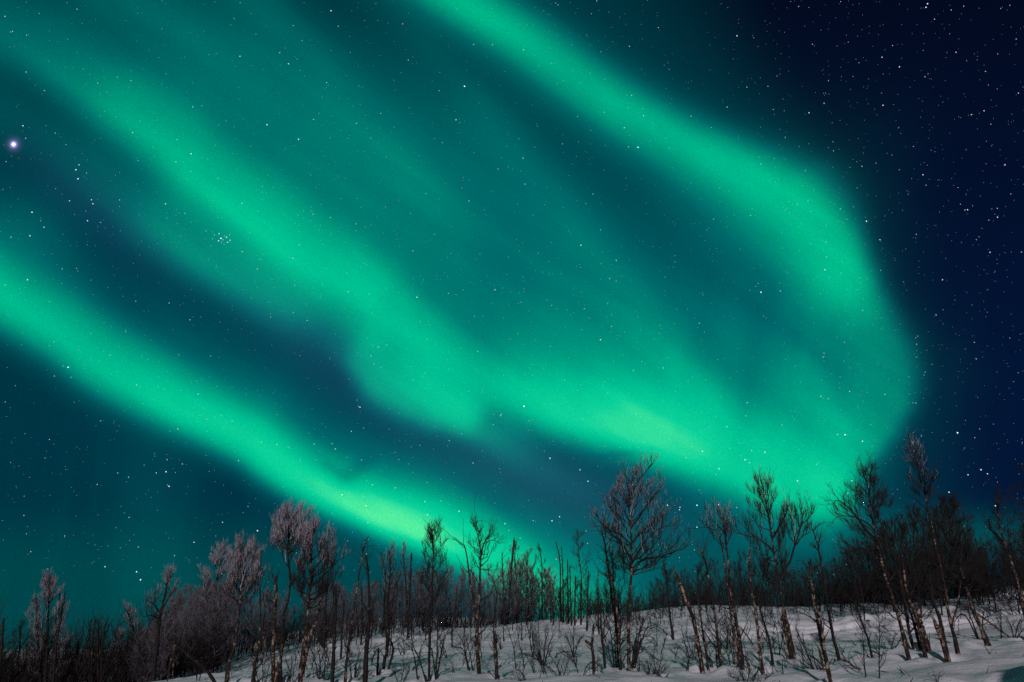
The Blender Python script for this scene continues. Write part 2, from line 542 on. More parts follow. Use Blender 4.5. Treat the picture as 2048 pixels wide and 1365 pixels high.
# ------------------------------------------------------------------ ground sheet out to the horizon
_az = np.radians(np.concatenate([np.arange(-180, -42, 3.0), np.arange(-42, 42, .11), np.arange(42, 180, 3.0)]))
_d = [0.6]
while _d[-1] < 5500:
    _d.append(_d[-1] + (min(.014 * _d[-1] + .01, .17) if _d[-1] < 64 else .045 * _d[-1]))
_d = np.array(_d)
_A, _D = np.meshgrid(_az, _d)
_X, _Y = np.sin(_A) * _D, np.cos(_A) * _D
_Z = ground(_X, _Y)
na, nd = len(_az), len(_d)
_idx = np.arange(nd * na).reshape(nd, na)
_q = np.stack([_idx[:-1, :], np.roll(_idx, -1, 1)[:-1, :], np.roll(_idx, -1, 1)[1:, :], _idx[1:, :]], -1).reshape(-1, 4)
_v = np.stack([_X, _Y, _Z], -1).reshape(-1, 3)
_v = np.vstack([_v, [[0, 0, 0]]])
_t = np.stack([np.full(na, len(_v) - 1), np.roll(_idx[0], -1), _idx[0]], -1)
g = mesh_obj('snow_ground', _v, _q[:, ::-1], M_SNOW, None, True, _t)
g['kind'] = 'structure'

# ------------------------------------------------------------------ tree growing
def unit(v):
    return v / np.maximum(np.linalg.norm(v, axis=-1, keepdims=True), 1e-9)


def tubes(P, R, sides):
    """P (N,m,3) polylines, R (N,m) radii -> verts, quads"""
    N, m, _ = P.shape
    T = np.empty_like(P)
    T[:, 1:-1] = P[:, 2:] - P[:, :-2]
    T[:, 0] = P[:, 1] - P[:, 0]
    T[:, -1] = P[:, -1] - P[:, -2]
    T = unit(T)
    ref = np.where(np.abs(T[:, :1, 2:3]) > .9, np.array([1.0, 0, 0]), np.array([0, 0, 1.0]))
    ref = np.repeat(ref, m, 1)
    A = unit(np.cross(T, ref))
    B = np.cross(T, A)
    a = np.arange(sides) / sides * 2 * math.pi
    V = P[:, :, None, :] + R[:, :, None, None] * (np.cos(a)[None, None, :, None] * A[:, :, None, :] + np.sin(a)[None, None, :, None] * B[:, :, None, :])
    idx = np.arange(N * m * sides).reshape(N, m, sides)
    q = np.stack([idx[:, :-1, :], np.roll(idx, -1, 2)[:, :-1, :], np.roll(idx, -1, 2)[:, 1:, :], idx[:, 1:, :]], -1)
    return V.reshape(-1, 3), q.reshape(-1, 4)


class Bag:
    """collects tubes into one mesh"""
    def __init__(s):
        s.v, s.q, s.n = [], [], 0

    def add(s, P, R, sides=3):
        P, R = np.asarray(P, float), np.asarray(R, float)
        if P.ndim == 2:
            P, R = P[None], R[None]
        if len(P) == 0:
            return
        v, q = tubes(P, R, sides)
        s.v.append(v)
        s.q.append(q + s.n)
        s.n += len(v)

    def build(s, name, material, parent):
        if s.n == 0:
            return None
        return mesh_obj(name, np.concatenate(s.v), np.concatenate(s.q), material, parent)


def at_t(P, t):
    """points and tangents on polylines P (N,m,3) at t (N,k)"""
    N, m, _ = P.shape
    f = np.clip(t, 0, .9999) * (m - 1)
    i = f.astype(int)
    w = (f - i)[..., None]
    r = np.arange(N)[:, None]
    a, b = P[r, i], P[r, i + 1]
    return a * (1 - w) + b * w, unit(b - a)


def spawn(P, R, n, t0, t1, lf, up, spread, m, rmin, rk=.6, wob=.06, lmin=.08, lmax=9.):
    """n side shoots per parent"""
    N = len(P)
    if N == 0:
        return np.zeros((0, m, 3)), np.zeros((0, m))
    t = t0 + (t1 - t0) * (np.arange(n)[None] + RNG.random((N, n))) / n
    o, tg = at_t(P, t)
    L = np.linalg.norm(np.diff(P, axis=1), axis=-1).sum(1)[:, None]
    ln = np.clip(L * lf * RNG.uniform(.6, 1.25, (N, n)) * (1.15 - .65 * t), lmin, lmax)
    d = unit(RNG.normal(size=(N, n, 3)))
    d = unit(d - (d * tg).sum(-1, keepdims=True) * tg)
    d = unit(tg * .75 + d * spread + np.array([0, 0, up]))
    s = np.linspace(0, 1, m)[None, None, :, None]
    bend = RNG.normal(size=(N, n, 1, 3)) * .16 + np.array([0, 0, up * .45])
    C = o[:, :, None, :] + ln[..., None, None] * (d[:, :, None, :] * s + bend * s * s)
    if m > 2:
        k = RNG.normal(size=(N, n, m, 3)) * (wob * ln[..., None, None])
        k[:, :, 0] = 0
        C = C + k
    r = np.repeat(np.arange(N)[:, None], n, 1)
    pr = np.take_along_axis(R, np.clip((t * (R.shape[1] - 1)).astype(int), 0, R.shape[1] - 1), 1)
    r0 = np.maximum(np.minimum(pr * rk, ln * .018 + rmin), rmin)
    Rr = r0[..., None] * (1 - .75 * np.linspace(0, 1, m)[None, None, :]) + rmin * .3
    return C.reshape(-1, m, 3), Rr.reshape(-1, m)


def spline(pts, n):
    """Catmull-Rom through pts"""
    p = np.asarray(pts, float)
    if len(p) == 2:
        return p[0] + (p[1] - p[0]) * np.linspace(0, 1, n)[:, None]
    q = np.vstack([2 * p[0] - p[1], p, 2 * p[-1] - p[-2]])
    s = np.linspace(0, len(p) - 1 - 1e-6, n)
    i = s.astype(int)
    f = (s - i)[:, None]
    a, b, c, d = q[i], q[i + 1], q[i + 2], q[i + 3]
    return .5 * (2 * b + (c - a) * f + (2 * a - 5 * b + 4 * c - d) * f * f + (3 * b - a - 3 * c + d) * f**3)


def trunk_tube(pts, r0, r1, n=22, wob=.012, taper=.85):
    C = spline(pts, n)
    L = np.linalg.norm(C[-1] - C[0])
    s = np.linspace(0, 1, n)
    nzv = RNG.normal(size=(n, 3)) * wob * L * .12
    nzv[0] = 0
    C = C + nzv * np.array([1, 1, .2])
    R = r0 + (r1 - r0) * s**taper
    R = R * (1 + .10 * RNG.normal(size=n))
    R[0] *= 1.25
    return C, np.maximum(R, .002)


def stubs(bag, C, R, n, rmin, l0=.08, l1=.4, t0=.15, t1=.98):
    if n <= 0:
        return
    P, Rr = spawn(C[None], R[None], n, t0, t1, 1.0, .35, 1.1, 4, rmin * 1.6, rk=.45, wob=.05, lmin=l0, lmax=l1)
    for k in range(len(P)):                            # lengths differ, many are snapped short
        f = RNG.uniform(.25, 1)
        P[k] = P[k][0] + (P[k] - P[k][0]) * f
    Rr = np.maximum(Rr, rmin)
    bag.add(P, Rr, 4)


def splinters(bag, C, R, n=3):
    tip, r = C[-1], R[-1]
    d = unit(C[-1] - C[-3])
    for k in range(n):
        a = RNG.uniform(0, 6.28)
        o = np.array([math.cos(a), math.sin(a), 0]) * r * .5
        L = r * RNG.uniform(2, 6)
        bag.add(np.array([tip + o - d * r, tip + o + d * L * .5, tip + o * 1.5 + d * L]), np.array([r * .7, r * .4, r * .1]), 4)


def grow_crown(C, R, env, K, n2, n3, n4, rmin, up, arch, frost_h, frost_p, bag, fbag, a0=None, gnarl=.05, top_n=None, extra=(), dens=1.0, upr=.42):
    """limbs, branches and twigs of one crown. C,R trunk; env rows (h, left, right) in the tree's own metres; extra: drawn limbs"""
    env = np.array(sorted(env), float)
    mid = env[:, 0].min() * .45 + env[:, 0].max() * .55
    env[:, 0] = mid + (env[:, 0] - mid) * np.where(env[:, 0] > mid, .92, .98)
    wmid = .5 * (env[:, 1] + env[:, 2])
    env[:, 1] = wmid + (env[:, 1] - wmid) * .97
    env[:, 2] = wmid + (env[:, 2] - wmid) * .97
    K, n2, n3 = max(6, round(K * dens)), max(3, round(n2 * dens ** .5)), max(2, n3 - 1 if dens < .95 else n3)
    h0, h1 = env[0, 0], env[-1, 0]
    ch, cx, cy = C[:, 2], C[:, 0], C[:, 1]
    order = np.argsort(ch)
    ch_s = ch[order]

    def trunk_at(h):
        i = np.interp(h, ch_s, order.astype(float))
        f = min(max(i, 0), len(C) - 1.001)
        j = int(f)
        return C[j] + (C[j + 1] - C[j]) * (f - j), R[j]
    amin = a0 if a0 is not None else max(.12 * ch.max(), h0 - .15 * (h1 - h0))
    LP, LR = [], []
    for k in range(K):
        ht = h0 + (h1 - h0) * ((k + RNG.random()) / K)
        ph = k * 2.39996 + RNG.uniform(-.5, .5)
        l, r_ = np.interp(ht, env[:, 0], env[:, 1]), np.interp(ht, env[:, 0], env[:, 2])
        c, _ = trunk_at(ht)
        rho = RNG.uniform(.85, 1.12)
        cxv = min(max(c[0], l), r_)
        cs = math.copysign(abs(math.cos(ph)) ** .6, math.cos(ph))
        lat = (r_ - cxv if cs > 0 else cxv - l) * cs * rho
        dep = .5 * (r_ - l) * math.sin(ph) * rho * .9
        tgt = np.array([cxv + lat, c[1] + dep, ht])
        hor = math.hypot(lat, dep)
        ha = min(max(ht - hor * RNG.uniform(.6, 1.3) * up, amin + RNG.uniform(0, .55) * max(ht - amin, 0)), ch.max() * .985)
        p0, tr = trunk_at(ha)
        dv = tgt - p0
        v1 = RNG.uniform(.1, .6) + arch
        p1 = p0 + np.array([dv[0] * .5, dv[1] * .5, dv[2] * v1])
        s = np.linspace(0, 1, 8)[:, None]
        B = p0 * (1 - s)**2 + 2 * p1 * s * (1 - s) + tgt * s * s
        L = np.linalg.norm(dv) + 1e-6
        kn = RNG.normal(size=(8, 3)) * gnarl * L * .55
        kn[0] = 0
        B = B + kn
        rr = min(tr * .62, .006 + L * .012)
        LP.append(B)
        LR.append(np.linspace(max(rr, rmin), rmin * .8, 8))
    for pts, ra, rb in extra:
        B = spline(pts, 8)
        B[1:] += RNG.normal(size=(7, 3)) * .012
        LP.append(B)
        LR.append(np.linspace(ra, rb, 8))
    k0 = int(len(C) * .55)
    TP = spline(C[k0:], 8)
    TR = np.interp(np.linspace(k0, len(C) - 1, 8), np.arange(len(C)), R)
    LP, LR = np.array(LP).reshape(-1, 8, 3), np.array(LR).reshape(-1, 8)
    bag.add(LP, LR, 5)
    P2, R2 = spawn(LP, LR, n2, .30, 1.0, .38, upr, .62 - .1 * (upr > .6), 5, rmin, wob=gnarl * .7, lmin=.12)
    Pt, Rt = spawn(TP[None], TR[None], top_n or n2 * 2, .25, .97, .32, .55, .6, 5, rmin, wob=gnarl * .7, lmin=.12, lmax=.7)
    P2, R2 = np.concatenate([P2, Pt]), np.concatenate([R2, Rt])
    P3, R3 = spawn(P2, R2, n3, .2, 1.0, .50, upr, .62 - .1 * (upr > .6), 4, rmin * .85, wob=gnarl * .5, lmin=.10, lmax=.9)
    lv = [(P2, R2, 4), (P3, R3, 3)]
    if n4:
        P4, R4 = spawn(P3, R3, n4 - 1 if n4 > 3 else n4, .25, 1.0, .55, upr, .6, 3, rmin * .62, wob=.03, lmin=.08, lmax=.4)
        lv.append((P4, R4, 3))
    for k, (P, R_, sd_) in enumerate(lv):
        if frost_h is None:
            bag.add(P, R_, sd_)
        else:
            hm = P[:, -1, 2]
            pr = np.clip((hm - frost_h) / (.75 * (h1 - h0) + .01) + .42, 0, 1) * frost_p * (.12 if k == 0 else .6 if k == 1 else 1.0)
            f = RNG.random(len(P)) < pr
            bag.add(P[~f], R_[~f], sd_)
            fbag.add(P[f], R_[f] * .82, sd_)


def tag(o, label, cat, group=None):
    o['label'] = label
    o['category'] = cat
    if group:
        o['group'] = group


def empty(name, loc, rz):
    o = bpy.data.objects.new(name, None)
    o.empty_display_size = .3
    o.location = loc
    o.rotation_euler = (0, 0, rz)
    COL.objects.link(o)
    return o


WELLS = []


class Spot:
    """a place on the snow found along a sight line, with a vertical sheet through it to measure heights and offsets"""
    def __init__(s, px, py, D=None):
        d = ray(px, py)
        if D is None:
            t = np.arange(4, 64, .05)
            hit = np.nonzero(CAM_Z + t * d[2] < ground(t * d[0], t * d[1]))[0]
            D = t[hit[0]] if len(hit) else 60.0
        s.D = D
        s.n = np.array([d[0], d[1]])
        s.e = np.array([d[1], -d[0]])
        x, y = d[0] * D, d[1] * D
        s.base = np.array([x, y, gz(x, y)])
        s.rz = math.atan2(s.e[1], s.e[0])
        s.m = D / FPX * math.hypot(1, (py - 682.5) / FPX) if False else D / (CT * FPX + ST * (py - 682.5))   # metres per image px

    def loc(s, px, py):
        d = ray(px, py)
        t = s.D / (d[0] * s.n[0] + d[1] * s.n[1])
        return np.array([t * (d[0] * s.e[0] + d[1] * s.e[1]), 0, CAM_Z + t * d[2] - s.base[2]])


def tree(label, pts, w, crown=None, K=14, n=(6, 5, 4), up=1.0, arch=.1, frost=None, fp=.8, D=None, mat=None, nst=6, limbs=(), gnarl=.05,
         name='birch_tree', cat='tree', group=None, a0=None, broken=False, wob=.012, top_n=None, st=(.08, .4), bury=.2, forks=(), dens=.78, upr=None):
    """pts: trunk from base to top in image pixels; w: (base, top) width in image px; crown: rows (y, left, right); limbs/forks: also given in image pixels"""
    S = Spot(*pts[0], D=D)
    mat = mat or M_DARK
    root = empty(name, S.base, S.rz)
    tag(root, label, cat, group)
    if bury > 0:
        WELLS.append((S.base[0], S.base[1], max(.10, w[0] * .5 * S.m * 2.2)))
    L = np.array([S.loc(*p) for p in pts])
    dj = RNG.normal(size=len(L)) * .03 * L[-1, 2]
    dj[0] = 0
    L[:, 1] = dj
    L[0, 2] = min(L[0, 2], 0) - bury
    rmin = max(.0030, S.D * .000085)
    if crown:                                          # twigs reach past the tip of the stem
        L[-1] = L[-2] + (L[-1] - L[-2]) * .88
    C, R = trunk_tube(L, w[0] * .37 * S.m, w[1] * .42 * S.m, wob=wob)
    tb, cb, fb = Bag(), Bag(), Bag()
    tb.add(C, R, 9)
    if broken:
        splinters(tb, C, R)
    for fpts, w0, w1 in forks:                         # further stems that rise from the trunk
        F = np.array([S.loc(*p) for p in fpts])
        F[:, 1] = np.linspace(np.interp(F[0, 2], C[:, 2], C[:, 1]), RNG.normal() * .2, len(F))
        FC, FR = trunk_tube(F, w0 * .38 * S.m, w1 * .42 * S.m, n=14, wob=wob)
        tb.add(FC, FR, 7)
        stubs(cb, FC, FR, max(2, nst // 2), rmin, *st)
    stubs(cb, C, R, nst, rmin, *st)
    if crown:
        env = []
        for y, xl, xr in crown:
            a, b = S.loc(xl, y), S.loc(xr, y)
            env.append((.5 * (a[2] + b[2]), a[0], b[0]))
        fh = None if frost is None else S.loc(pts[-1][0], frost)[2]
        ex = []
        for lp, w0, w1 in limbs:
            q = np.array([S.loc(*p) for p in lp])
            q[:, 1] = np.linspace(np.interp(q[0, 2], C[:, 2], C[:, 1]), RNG.normal() * .35, len(q))
            ex.append((q, w0 * .5 * S.m, max(w1 * .5 * S.m, rmin)))
        grow_crown(C, R, env, K, *n, rmin, up, arch, fh, fp, cb, fb, None if a0 is None else S.loc(pts[0][0], a0)[2], gnarl, top_n, ex, dens, upr or (.42 if frost is None else .8))
    tb.build('trunk', mat, root)
    cb.build('crown', M_TWIG, root)
    fb.build('frosted_crown', M_FROST, root)
    return root


def snag(label, pts, w, nst=8, mat=None, broken=True, **k):
    return tree(label, pts, w, None, nst=nst, mat=mat or M_DARK, broken=broken, name=k.pop('name', 'dead_tree'), cat=k.pop('cat', 'dead tree'), **k)


def shrub(label, stems, w=2.2, n2=7, n3=4, lf=.38, D=None, name='shrub', cat='shrub', up=.4, group=None, spread=.8, rm=1.0, n4=0):
    """stems in image pixels, from the snow upward; side shoots all along"""
    S = Spot(*stems[0][0], D=D)
    root = empty(name, S.base, S.rz)
    tag(root, label, cat, group)
    rmin = max(.0026, S.D * .000085) * rm
    tw = Bag()
    for st in stems:
        sb = Bag()
        L = np.array([S.loc(*p) for p in st])
        L[:, 1] = np.linspace(0, RNG.normal() * .25, len(L))
        x, y = S.base[0] + L[0, 0] * S.e[0], S.base[1] + L[0, 0] * S.e[1]
        L[0, 2] = min(L[0, 2], gz(x, y) - S.base[2] + .02) - .06
        C, R = trunk_tube(L, w * .5 * S.m, .35 * S.m, n=10, wob=.02)
        sb.add(C, R, 5)
        sb.build('stem', M_TWIG, root)
        P2, R2 = spawn(C[None], R[None], n2, .15, 1.0, lf, up, spread, 5, rmin, wob=.05)
        P3, R3 = spawn(P2, R2, n3, .2, 1.0, .45, up, .8, 3, rmin * .8)
        tw.add(P2, R2, 4)
        tw.add(P3, R3, 3)
        if n4:
            P4, R4 = spawn(P3, R3, n4, .2, 1.0, .5, up, .8, 3, rmin * .7)
            tw.add(P4, R4, 3)
    tw.build('crown', M_TWIG, root)
    return root

# ------------------------------------------------------------------ the trees, bushes and dead wood one can tell apart
# --- left end, where the ground drops out of sight
tree('broad bushy birch with frosted grey top standing alone at the far left', [(88, 1440), (92, 1330), (96, 1230), (98, 1152)], (11, 2),
     [(1380, 50, 130), (1300, 48, 136), (1235, 56, 136), (1195, 68, 130), (1165, 84, 116), (1148, 90, 108)], K=34, n=(8, 6, 4), up=1.5, frost=1290, fp=.75, D=30, dens=1.0,
     forks=[([(88, 1420), (78, 1330), (74, 1250), (72, 1195)], 7, 2), ([(92, 1400), (108, 1310), (116, 1240), (120, 1180)], 7, 2)])
snag('bare dark stem leaning right through the bushy frosted birch at far left', [(104, 1440), (110, 1310), (121, 1240), (130, 1186)], (8, 3), nst=9, D=28.5)
snag('bare snapped pole cut by the left edge of the picture', [(-6, 1440), (0, 1330), (5, 1270), (7, 1243)], (8, 4), nst=5, D=29)
tree('low wide birch with thin spreading branches left of the bushy frosted birch', [(36, 1440), (34, 1340), (40, 1290), (38, 1250)], (8, 2),
     [(1370, 10, 66), (1310, 14, 66), (1265, 24, 58), (1245, 34, 46)], K=14, n=(6, 5, 3), D=33)
for q in [([(181, 1440), (179, 1330), (178, 1280), (181, 1243)], 'leftmost of the bare poles with snapped tips in the gap on the left'),
          ([(186, 1440), (184, 1330), (186, 1270), (190, 1244)], 'second bare pole from the left in the gap on the left, tip bent right'),
          ([(199, 1440), (196, 1330), (195, 1290), (198, 1256)], 'shorter third pole from the left among the poles in the left gap')]:
    snag(q[1], q[0], (7, 3), nst=10, D=31, group='bare poles in the gap on the left')
snag('forked bare pole with a Y shaped tip right of the poles in the left gap', [(201, 1440), (203, 1330), (206, 1280), (214, 1237)], (8, 2.5), nst=8, D=31,
     forks=[([(206, 1280), (214, 1262), (218, 1246)], 4, 2)])
snag('short dark stub of a pole between the bushy frosted birch and the bare poles', [(154, 1440), (154, 1340), (156, 1294)], (7, 4), nst=4, D=31)
snag('short crooked stub pointing up to the right beside the bushy frosted birch', [(118, 1420), (122, 1340), (130, 1322), (140, 1309)], (6, 3), nst=3, D=32)
tree('low round frosted birch right of the forked pole on the left', [(243, 1440), (241, 1340), (236, 1260)], (8, 1.5),
     [(1380, 205, 275), (1320, 214, 268), (1280, 224, 252), (1258, 232, 242)], K=16, n=(7, 6, 4), up=1.2, frost=1330, fp=.5, D=36)
tree('slim birch curving left with a small frosted head left of the gnarled birch', [(282, 1430), (274, 1330), (267, 1262), (252, 1218)], (7, 1.5),
     [(1270, 248, 290), (1240, 247, 274), (1214, 248, 258)], K=10, n=(6, 6, 4), frost=1260, fp=.7, D=32)
tree('gnarled birch with flat dark side limbs and a narrow frosted top', [(300, 1420), (314, 1290), (322, 1225), (335, 1170), (341, 1140)], (12, 2),
     [(1262, 286, 342), (1225, 286, 354), (1195, 296, 352), (1172, 324, 348), (1140, 334, 348)], K=18, n=(7, 5, 4), up=.5, arch=.35, frost=1190, fp=.8, gnarl=.09, D=28,
     limbs=[([(319, 1240), (304, 1232), (288, 1235)], 4, 1), ([(321, 1226), (306, 1208), (293, 1202)], 4, 1), ([(323, 1222), (338, 1196), (354, 1176)], 4, 1)])
snag('thin pale stem bending over to the right beside the gnarled birch', [(357, 1285), (350, 1262), (340, 1240), (326, 1222)], (3.5, 1.5), nst=3, mat=M_PALE, D=27, broken=False, name='bent_stem', cat='bent stem')
snag('thick bare trunk fallen at a slant down to the right over the snow', [(448, 1372), (412, 1340), (382, 1315), (342, 1281)], (10, 5), nst=5, name='leaning_log', cat='log', mat=M_DARK)
snag('thin pale stem under the gnarled birch near the edge of the snow', [(333, 1378), (340, 1330), (350, 1294)], (5, 3), nst=4, mat=M_PALE, D=25)
tree('round frosted birch, left one of the pair with joined pink grey heads', [(430, 1334), (428, 1267), (430, 1187), (440, 1130), (448, 1090)], (10, 2),
     [(1230, 392, 462), (1190, 388, 474), (1150, 396, 474), (1115, 416, 470), (1088, 432, 462)], K=30, n=(8, 6, 5), up=.9, frost=1200, fp=.85, a0=1240, dens=.95)
tree('round frosted birch, right one of the pair, with a curved pale lower trunk', [(451, 1378), (456, 1340), (468, 1294), (478, 1227), (484, 1160), (488, 1090)], (13, 2),
     [(1190, 452, 516), (1160, 456, 522), (1125, 458, 526), (1100, 468, 522), (1084, 476, 510)], K=30, n=(8, 6, 5), up=.85, frost=1165, fp=.8, dens=.85, mat=M_BIRCH, a0=1225,
     limbs=[([(480, 1208), (468, 1196), (446, 1184)], 4, 1.2), ([(483, 1166), (502, 1164), (520, 1170)], 4, 1.2)])
snag('tall bare twin topped stem just right of the pair of round frosted birches', [(504, 1372), (510, 1325), (520, 1267), (520, 1160), (524, 1102)], (10, 1.5), nst=14, mat=M_BIRCH, st=(.1, .7),
     forks=[([(520, 1165), (516, 1125), (514, 1116)], 3.5, 1.2), ([(512, 1372), (508, 1340), (514, 1270)], 6, 3)])
snag('thin leaning speckled stem with a pointed tip between two bare stems', [(524, 1330), (528, 1270), (534, 1190), (540, 1123)], (6, 1.5), nst=6, mat=M_PALE)
snag('bare trunk whose snapped top hangs over to the left in an inverted V', [(549, 1376), (547, 1280), (551, 1200), (552, 1161)], (12, 7), nst=9, mat=M_BIRCH,
     forks=[([(551, 1172), (546, 1152), (541, 1141)], 4, 1.5), ([(548, 1208), (541, 1202), (534, 1206)], 3, 1.2)])
tree('tallest frosted birch on the left with an airy umbrella of pink grey twigs', [(561, 1376), (562, 1310), (567, 1240), (580, 1174), (576, 1099), (578, 1024)], (11, 2.5),
     [(1100, 544, 612), (1075, 538, 622), (1050, 548, 624), (1030, 560, 618), (1017, 564, 600)], K=24, n=(8, 6, 5), up=.8, arch=.25, frost=1098, fp=.85, dens=.7, a0=1110,
     limbs=[([(580, 1172), (592, 1158), (604, 1140), (612, 1130)], 4.5, 1.2), ([(576, 1104), (564, 1092), (542, 1099)], 3.5, 1), ([(577, 1110), (590, 1090), (604, 1070)], 3.5, 1)])
tree('frosted birch with long rising right hand limbs beside the tallest frosted birch', [(599, 1378), (606, 1310), (615, 1240), (620, 1160), (624, 1090), (628, 1064)], (13, 2.5),
     [(1200, 582, 668), (1165, 584, 680), (1125, 590, 684), (1090, 604, 668), (1065, 612, 664), (1052, 640, 656)], K=30, n=(8, 6, 5), up=1.0, frost=1100, fp=.8, dens=.7, mat=M_BIRCH, a0=1230,
     limbs=[([(618, 1178), (640, 1160), (664, 1135), (686, 1116)], 4.5, 1.2), ([(619, 1192), (600, 1184), (586, 1170)], 3.5, 1), ([(621, 1150), (640, 1124), (652, 1108)], 4, 1), ([(619, 1200), (636, 1192), (648, 1190)], 3.5, 1)])
snag('snapped trunk leaning right with bare orange patches in front of thick brush', [(604, 1378), (609, 1325), (628, 1254), (639, 1213)], (12, 7), nst=7, mat=M_PALE, D=20)
snag('thick leaning grey trunk cut off low at the bottom edge beside a dark pole', [(552, 1400), (554, 1350), (558, 1330)], (13, 9), nst=2, mat=M_PALE, D=19, name='stump', cat='stump')
snag('dark pole with flat broken top, first right of the frosted pair with long limbs', [(647, 1296), (650, 1230), (655, 1168)], (7, 4), nst=8)
snag('thin dark pole with hairy side shoots right of the flat topped pole', [(667, 1300), (667, 1230), (666, 1134)], (6, 1.5), nst=14, st=(.1, .5))
snag('stout dark pole with a snapped spur near its top, left of the tall leaning stem', [(665, 1378), (668, 1290), (671, 1230), (672, 1182)], (11, 5), nst=9,
     forks=[([(671, 1222), (676, 1196), (678, 1184)], 3.5, 1.5)])
snag('short pole with a knobbed tip left of the tall leaning stem', [(682, 1318), (684, 1260), (688, 1208)], (6, 4), nst=7)
snag('tall thin leaning stem with hooked twigs at its tip, pale halfway up', [(690, 1378), (693, 1325), (700, 1267), (711, 1200), (724, 1115), (735, 1075)], (9, 2.5), nst=14, mat=M_BIRCH,
     forks=[([(726, 1112), (724, 1100), (730, 1092), (733, 1086)], 2, 1)])
snag('stout dark trunk with swollen base and snapped tip right of the tall leaning stem', [(730, 1380), (732, 1307), (738, 1250), (739, 1214), (736, 1150), (731, 1115)], (15, 3), nst=14,
     forks=[([(738, 1142), (733, 1118), (734, 1116)], 3, 2)])
snag('short thin pole tucked against the stout trunk with the swollen base', [(722, 1290), (724, 1240), (724, 1176)], (6, 3), nst=7)
tree('ragged many stemmed birch with antler like top left of the green glow', [(763, 1382), (768, 1330), (775, 1294), (776, 1214), (780, 1150), (777, 1094)], (12, 1.8),
     [(1220, 750, 804), (1170, 756, 808), (1120, 760, 796), (1094, 764, 786)], K=16, n=(5, 4, 3), up=1.6, frost=1130, fp=.5, mat=M_DARK, gnarl=.07, D=21,
     forks=[([(776, 1290), (782, 1230), (790, 1180), (800, 1150)], 6, 2), ([(775, 1284), (768, 1220), (772, 1160), (762, 1104)], 6, 1.5), ([(776, 1270), (786, 1300), (775, 1344)], 5, 6)])
tree('slender birch with narrow faintly frosted spindle crown right of the antler topped birch', [(817, 1270), (812, 1175), (808, 1130), (808, 1086)], (6, 1.5),
     [(1200, 798, 826), (1150, 796, 824), (1110, 799, 820), (1084, 805, 812)], K=16, n=(6, 5, 4), up=1.8, frost=1120, fp=.7)
snag('straight bare pole with a blunt tip before the green glow', [(815, 1278), (819, 1210), (823, 1110)], (6, 3.5), nst=9)
tree('tall feathery birch standing against the brightest green glow', [(858, 1358), (860, 1267), (866, 1134), (865, 1046)], (9, 1.2),
     [(1190, 842, 890), (1150, 840, 900), (1110, 846, 896), (1075, 850, 896), (1046, 856, 878)], K=24, n=(7, 5, 3), up=1.3, arch=-.05, mat=M_DARK)
tree('dense dark bush of a birch at the left foot of the tall feathery birch', [(846, 1262), (843, 1200), (840, 1135)], (6, 1.5),
     [(1240, 822, 866), (1190, 822, 862), (1155, 828, 856), (1132, 836, 850)], K=18, n=(7, 6, 4), up=1.4, frost=1160, fp=.4)
shrub('bare sapling leaning left on the open snow under the straight bare pole', [[(853, 1358), (838, 1318), (826, 1291), (822, 1262), (820, 1240)], [(838, 1318), (826, 1305), (812, 1300)]], 3.5, name='sapling', cat='sapling', n2=8, n3=3)
shrub('upright bare sapling beside the foot of the tall feathery birch', [[(872, 1358), (874, 1310), (876, 1267), (886, 1240)], [(873, 1320), (864, 1302), (860, 1300)], [(874, 1300), (890, 1274), (906, 1268)]], 4, name='sapling', cat='sapling', n2=8, n3=4)
snag('short bare stub on the snow left of the antler topped birch', [(754, 1378), (755, 1340), (757, 1302)], (8, 5), nst=3, D=20, name='stump', cat='stump')

# --- middle
tree('crooked birch with three open zigzag tops against the green glow', [(962, 1351), (954, 1298), (956, 1247), (959, 1177), (961, 1130), (960, 1090), (944, 1036)], (13, 1.2),
     [(1150, 920, 998), (1115, 928, 1000), (1085, 932, 1000), (1060, 936, 992), (1038, 938, 956)], K=9, n=(6, 4, 3), up=1.1, gnarl=.11, mat=M_BIRCH, a0=1140,
     limbs=[([(961, 1116), (966, 1094), (976, 1070), (984, 1046)], 4, 1), ([(960, 1096), (957, 1064), (952, 1040)], 3, 1), ([(972, 1086), (986, 1082), (1000, 1090)], 2.5, .8)],
     forks=[([(953, 1240), (948, 1207), (940, 1161), (931, 1098), (922, 1086), (907, 1072)], 7, 1.5)], st=(.15, .8), nst=12)
snag('thick snapped stump with ragged bark standing by itself on the snow', [(995, 1360), (992, 1320), (990, 1283)], (10, 9), nst=12, mat=M_BIRCH, st=(.05, .3), name='stump', cat='stump')
tree('slender birch with a narrow oval of fine twigs right of the zigzag birch', [(1033, 1244), (1033, 1180), (1030, 1120), (1031, 1080)], (5, 1.2),
     [(1190, 1016, 1048), (1140, 1012, 1046), (1105, 1014, 1043), (1080, 1024, 1037)], K=20, n=(6, 5, 4), up=1.7, frost=1110, fp=.3)
snag('thick dark slightly curved bare trunk in front of the narrow oval birch', [(1013, 1248), (1019, 1197), (1022, 1146), (1028, 1084)], (9, 4), nst=10)
snag('wavy dark bare stem with a twig crooked to the left before the green glow', [(1005, 1247), (1007, 1184), (1005, 1140), (1004, 1108)], (6, 2), nst=14, st=(.15, .9))
tree('full topped feathery birch with a broad rounded crown at the middle of the ridge', [(1053, 1246), (1054, 1180), (1056, 1098)], (6, 1.2),
     [(1200, 1034, 1078), (1150, 1036, 1076), (1120, 1040, 1074), (1098, 1050, 1062)], K=22, n=(7, 6, 4), up=1.6, frost=1130, fp=.3)
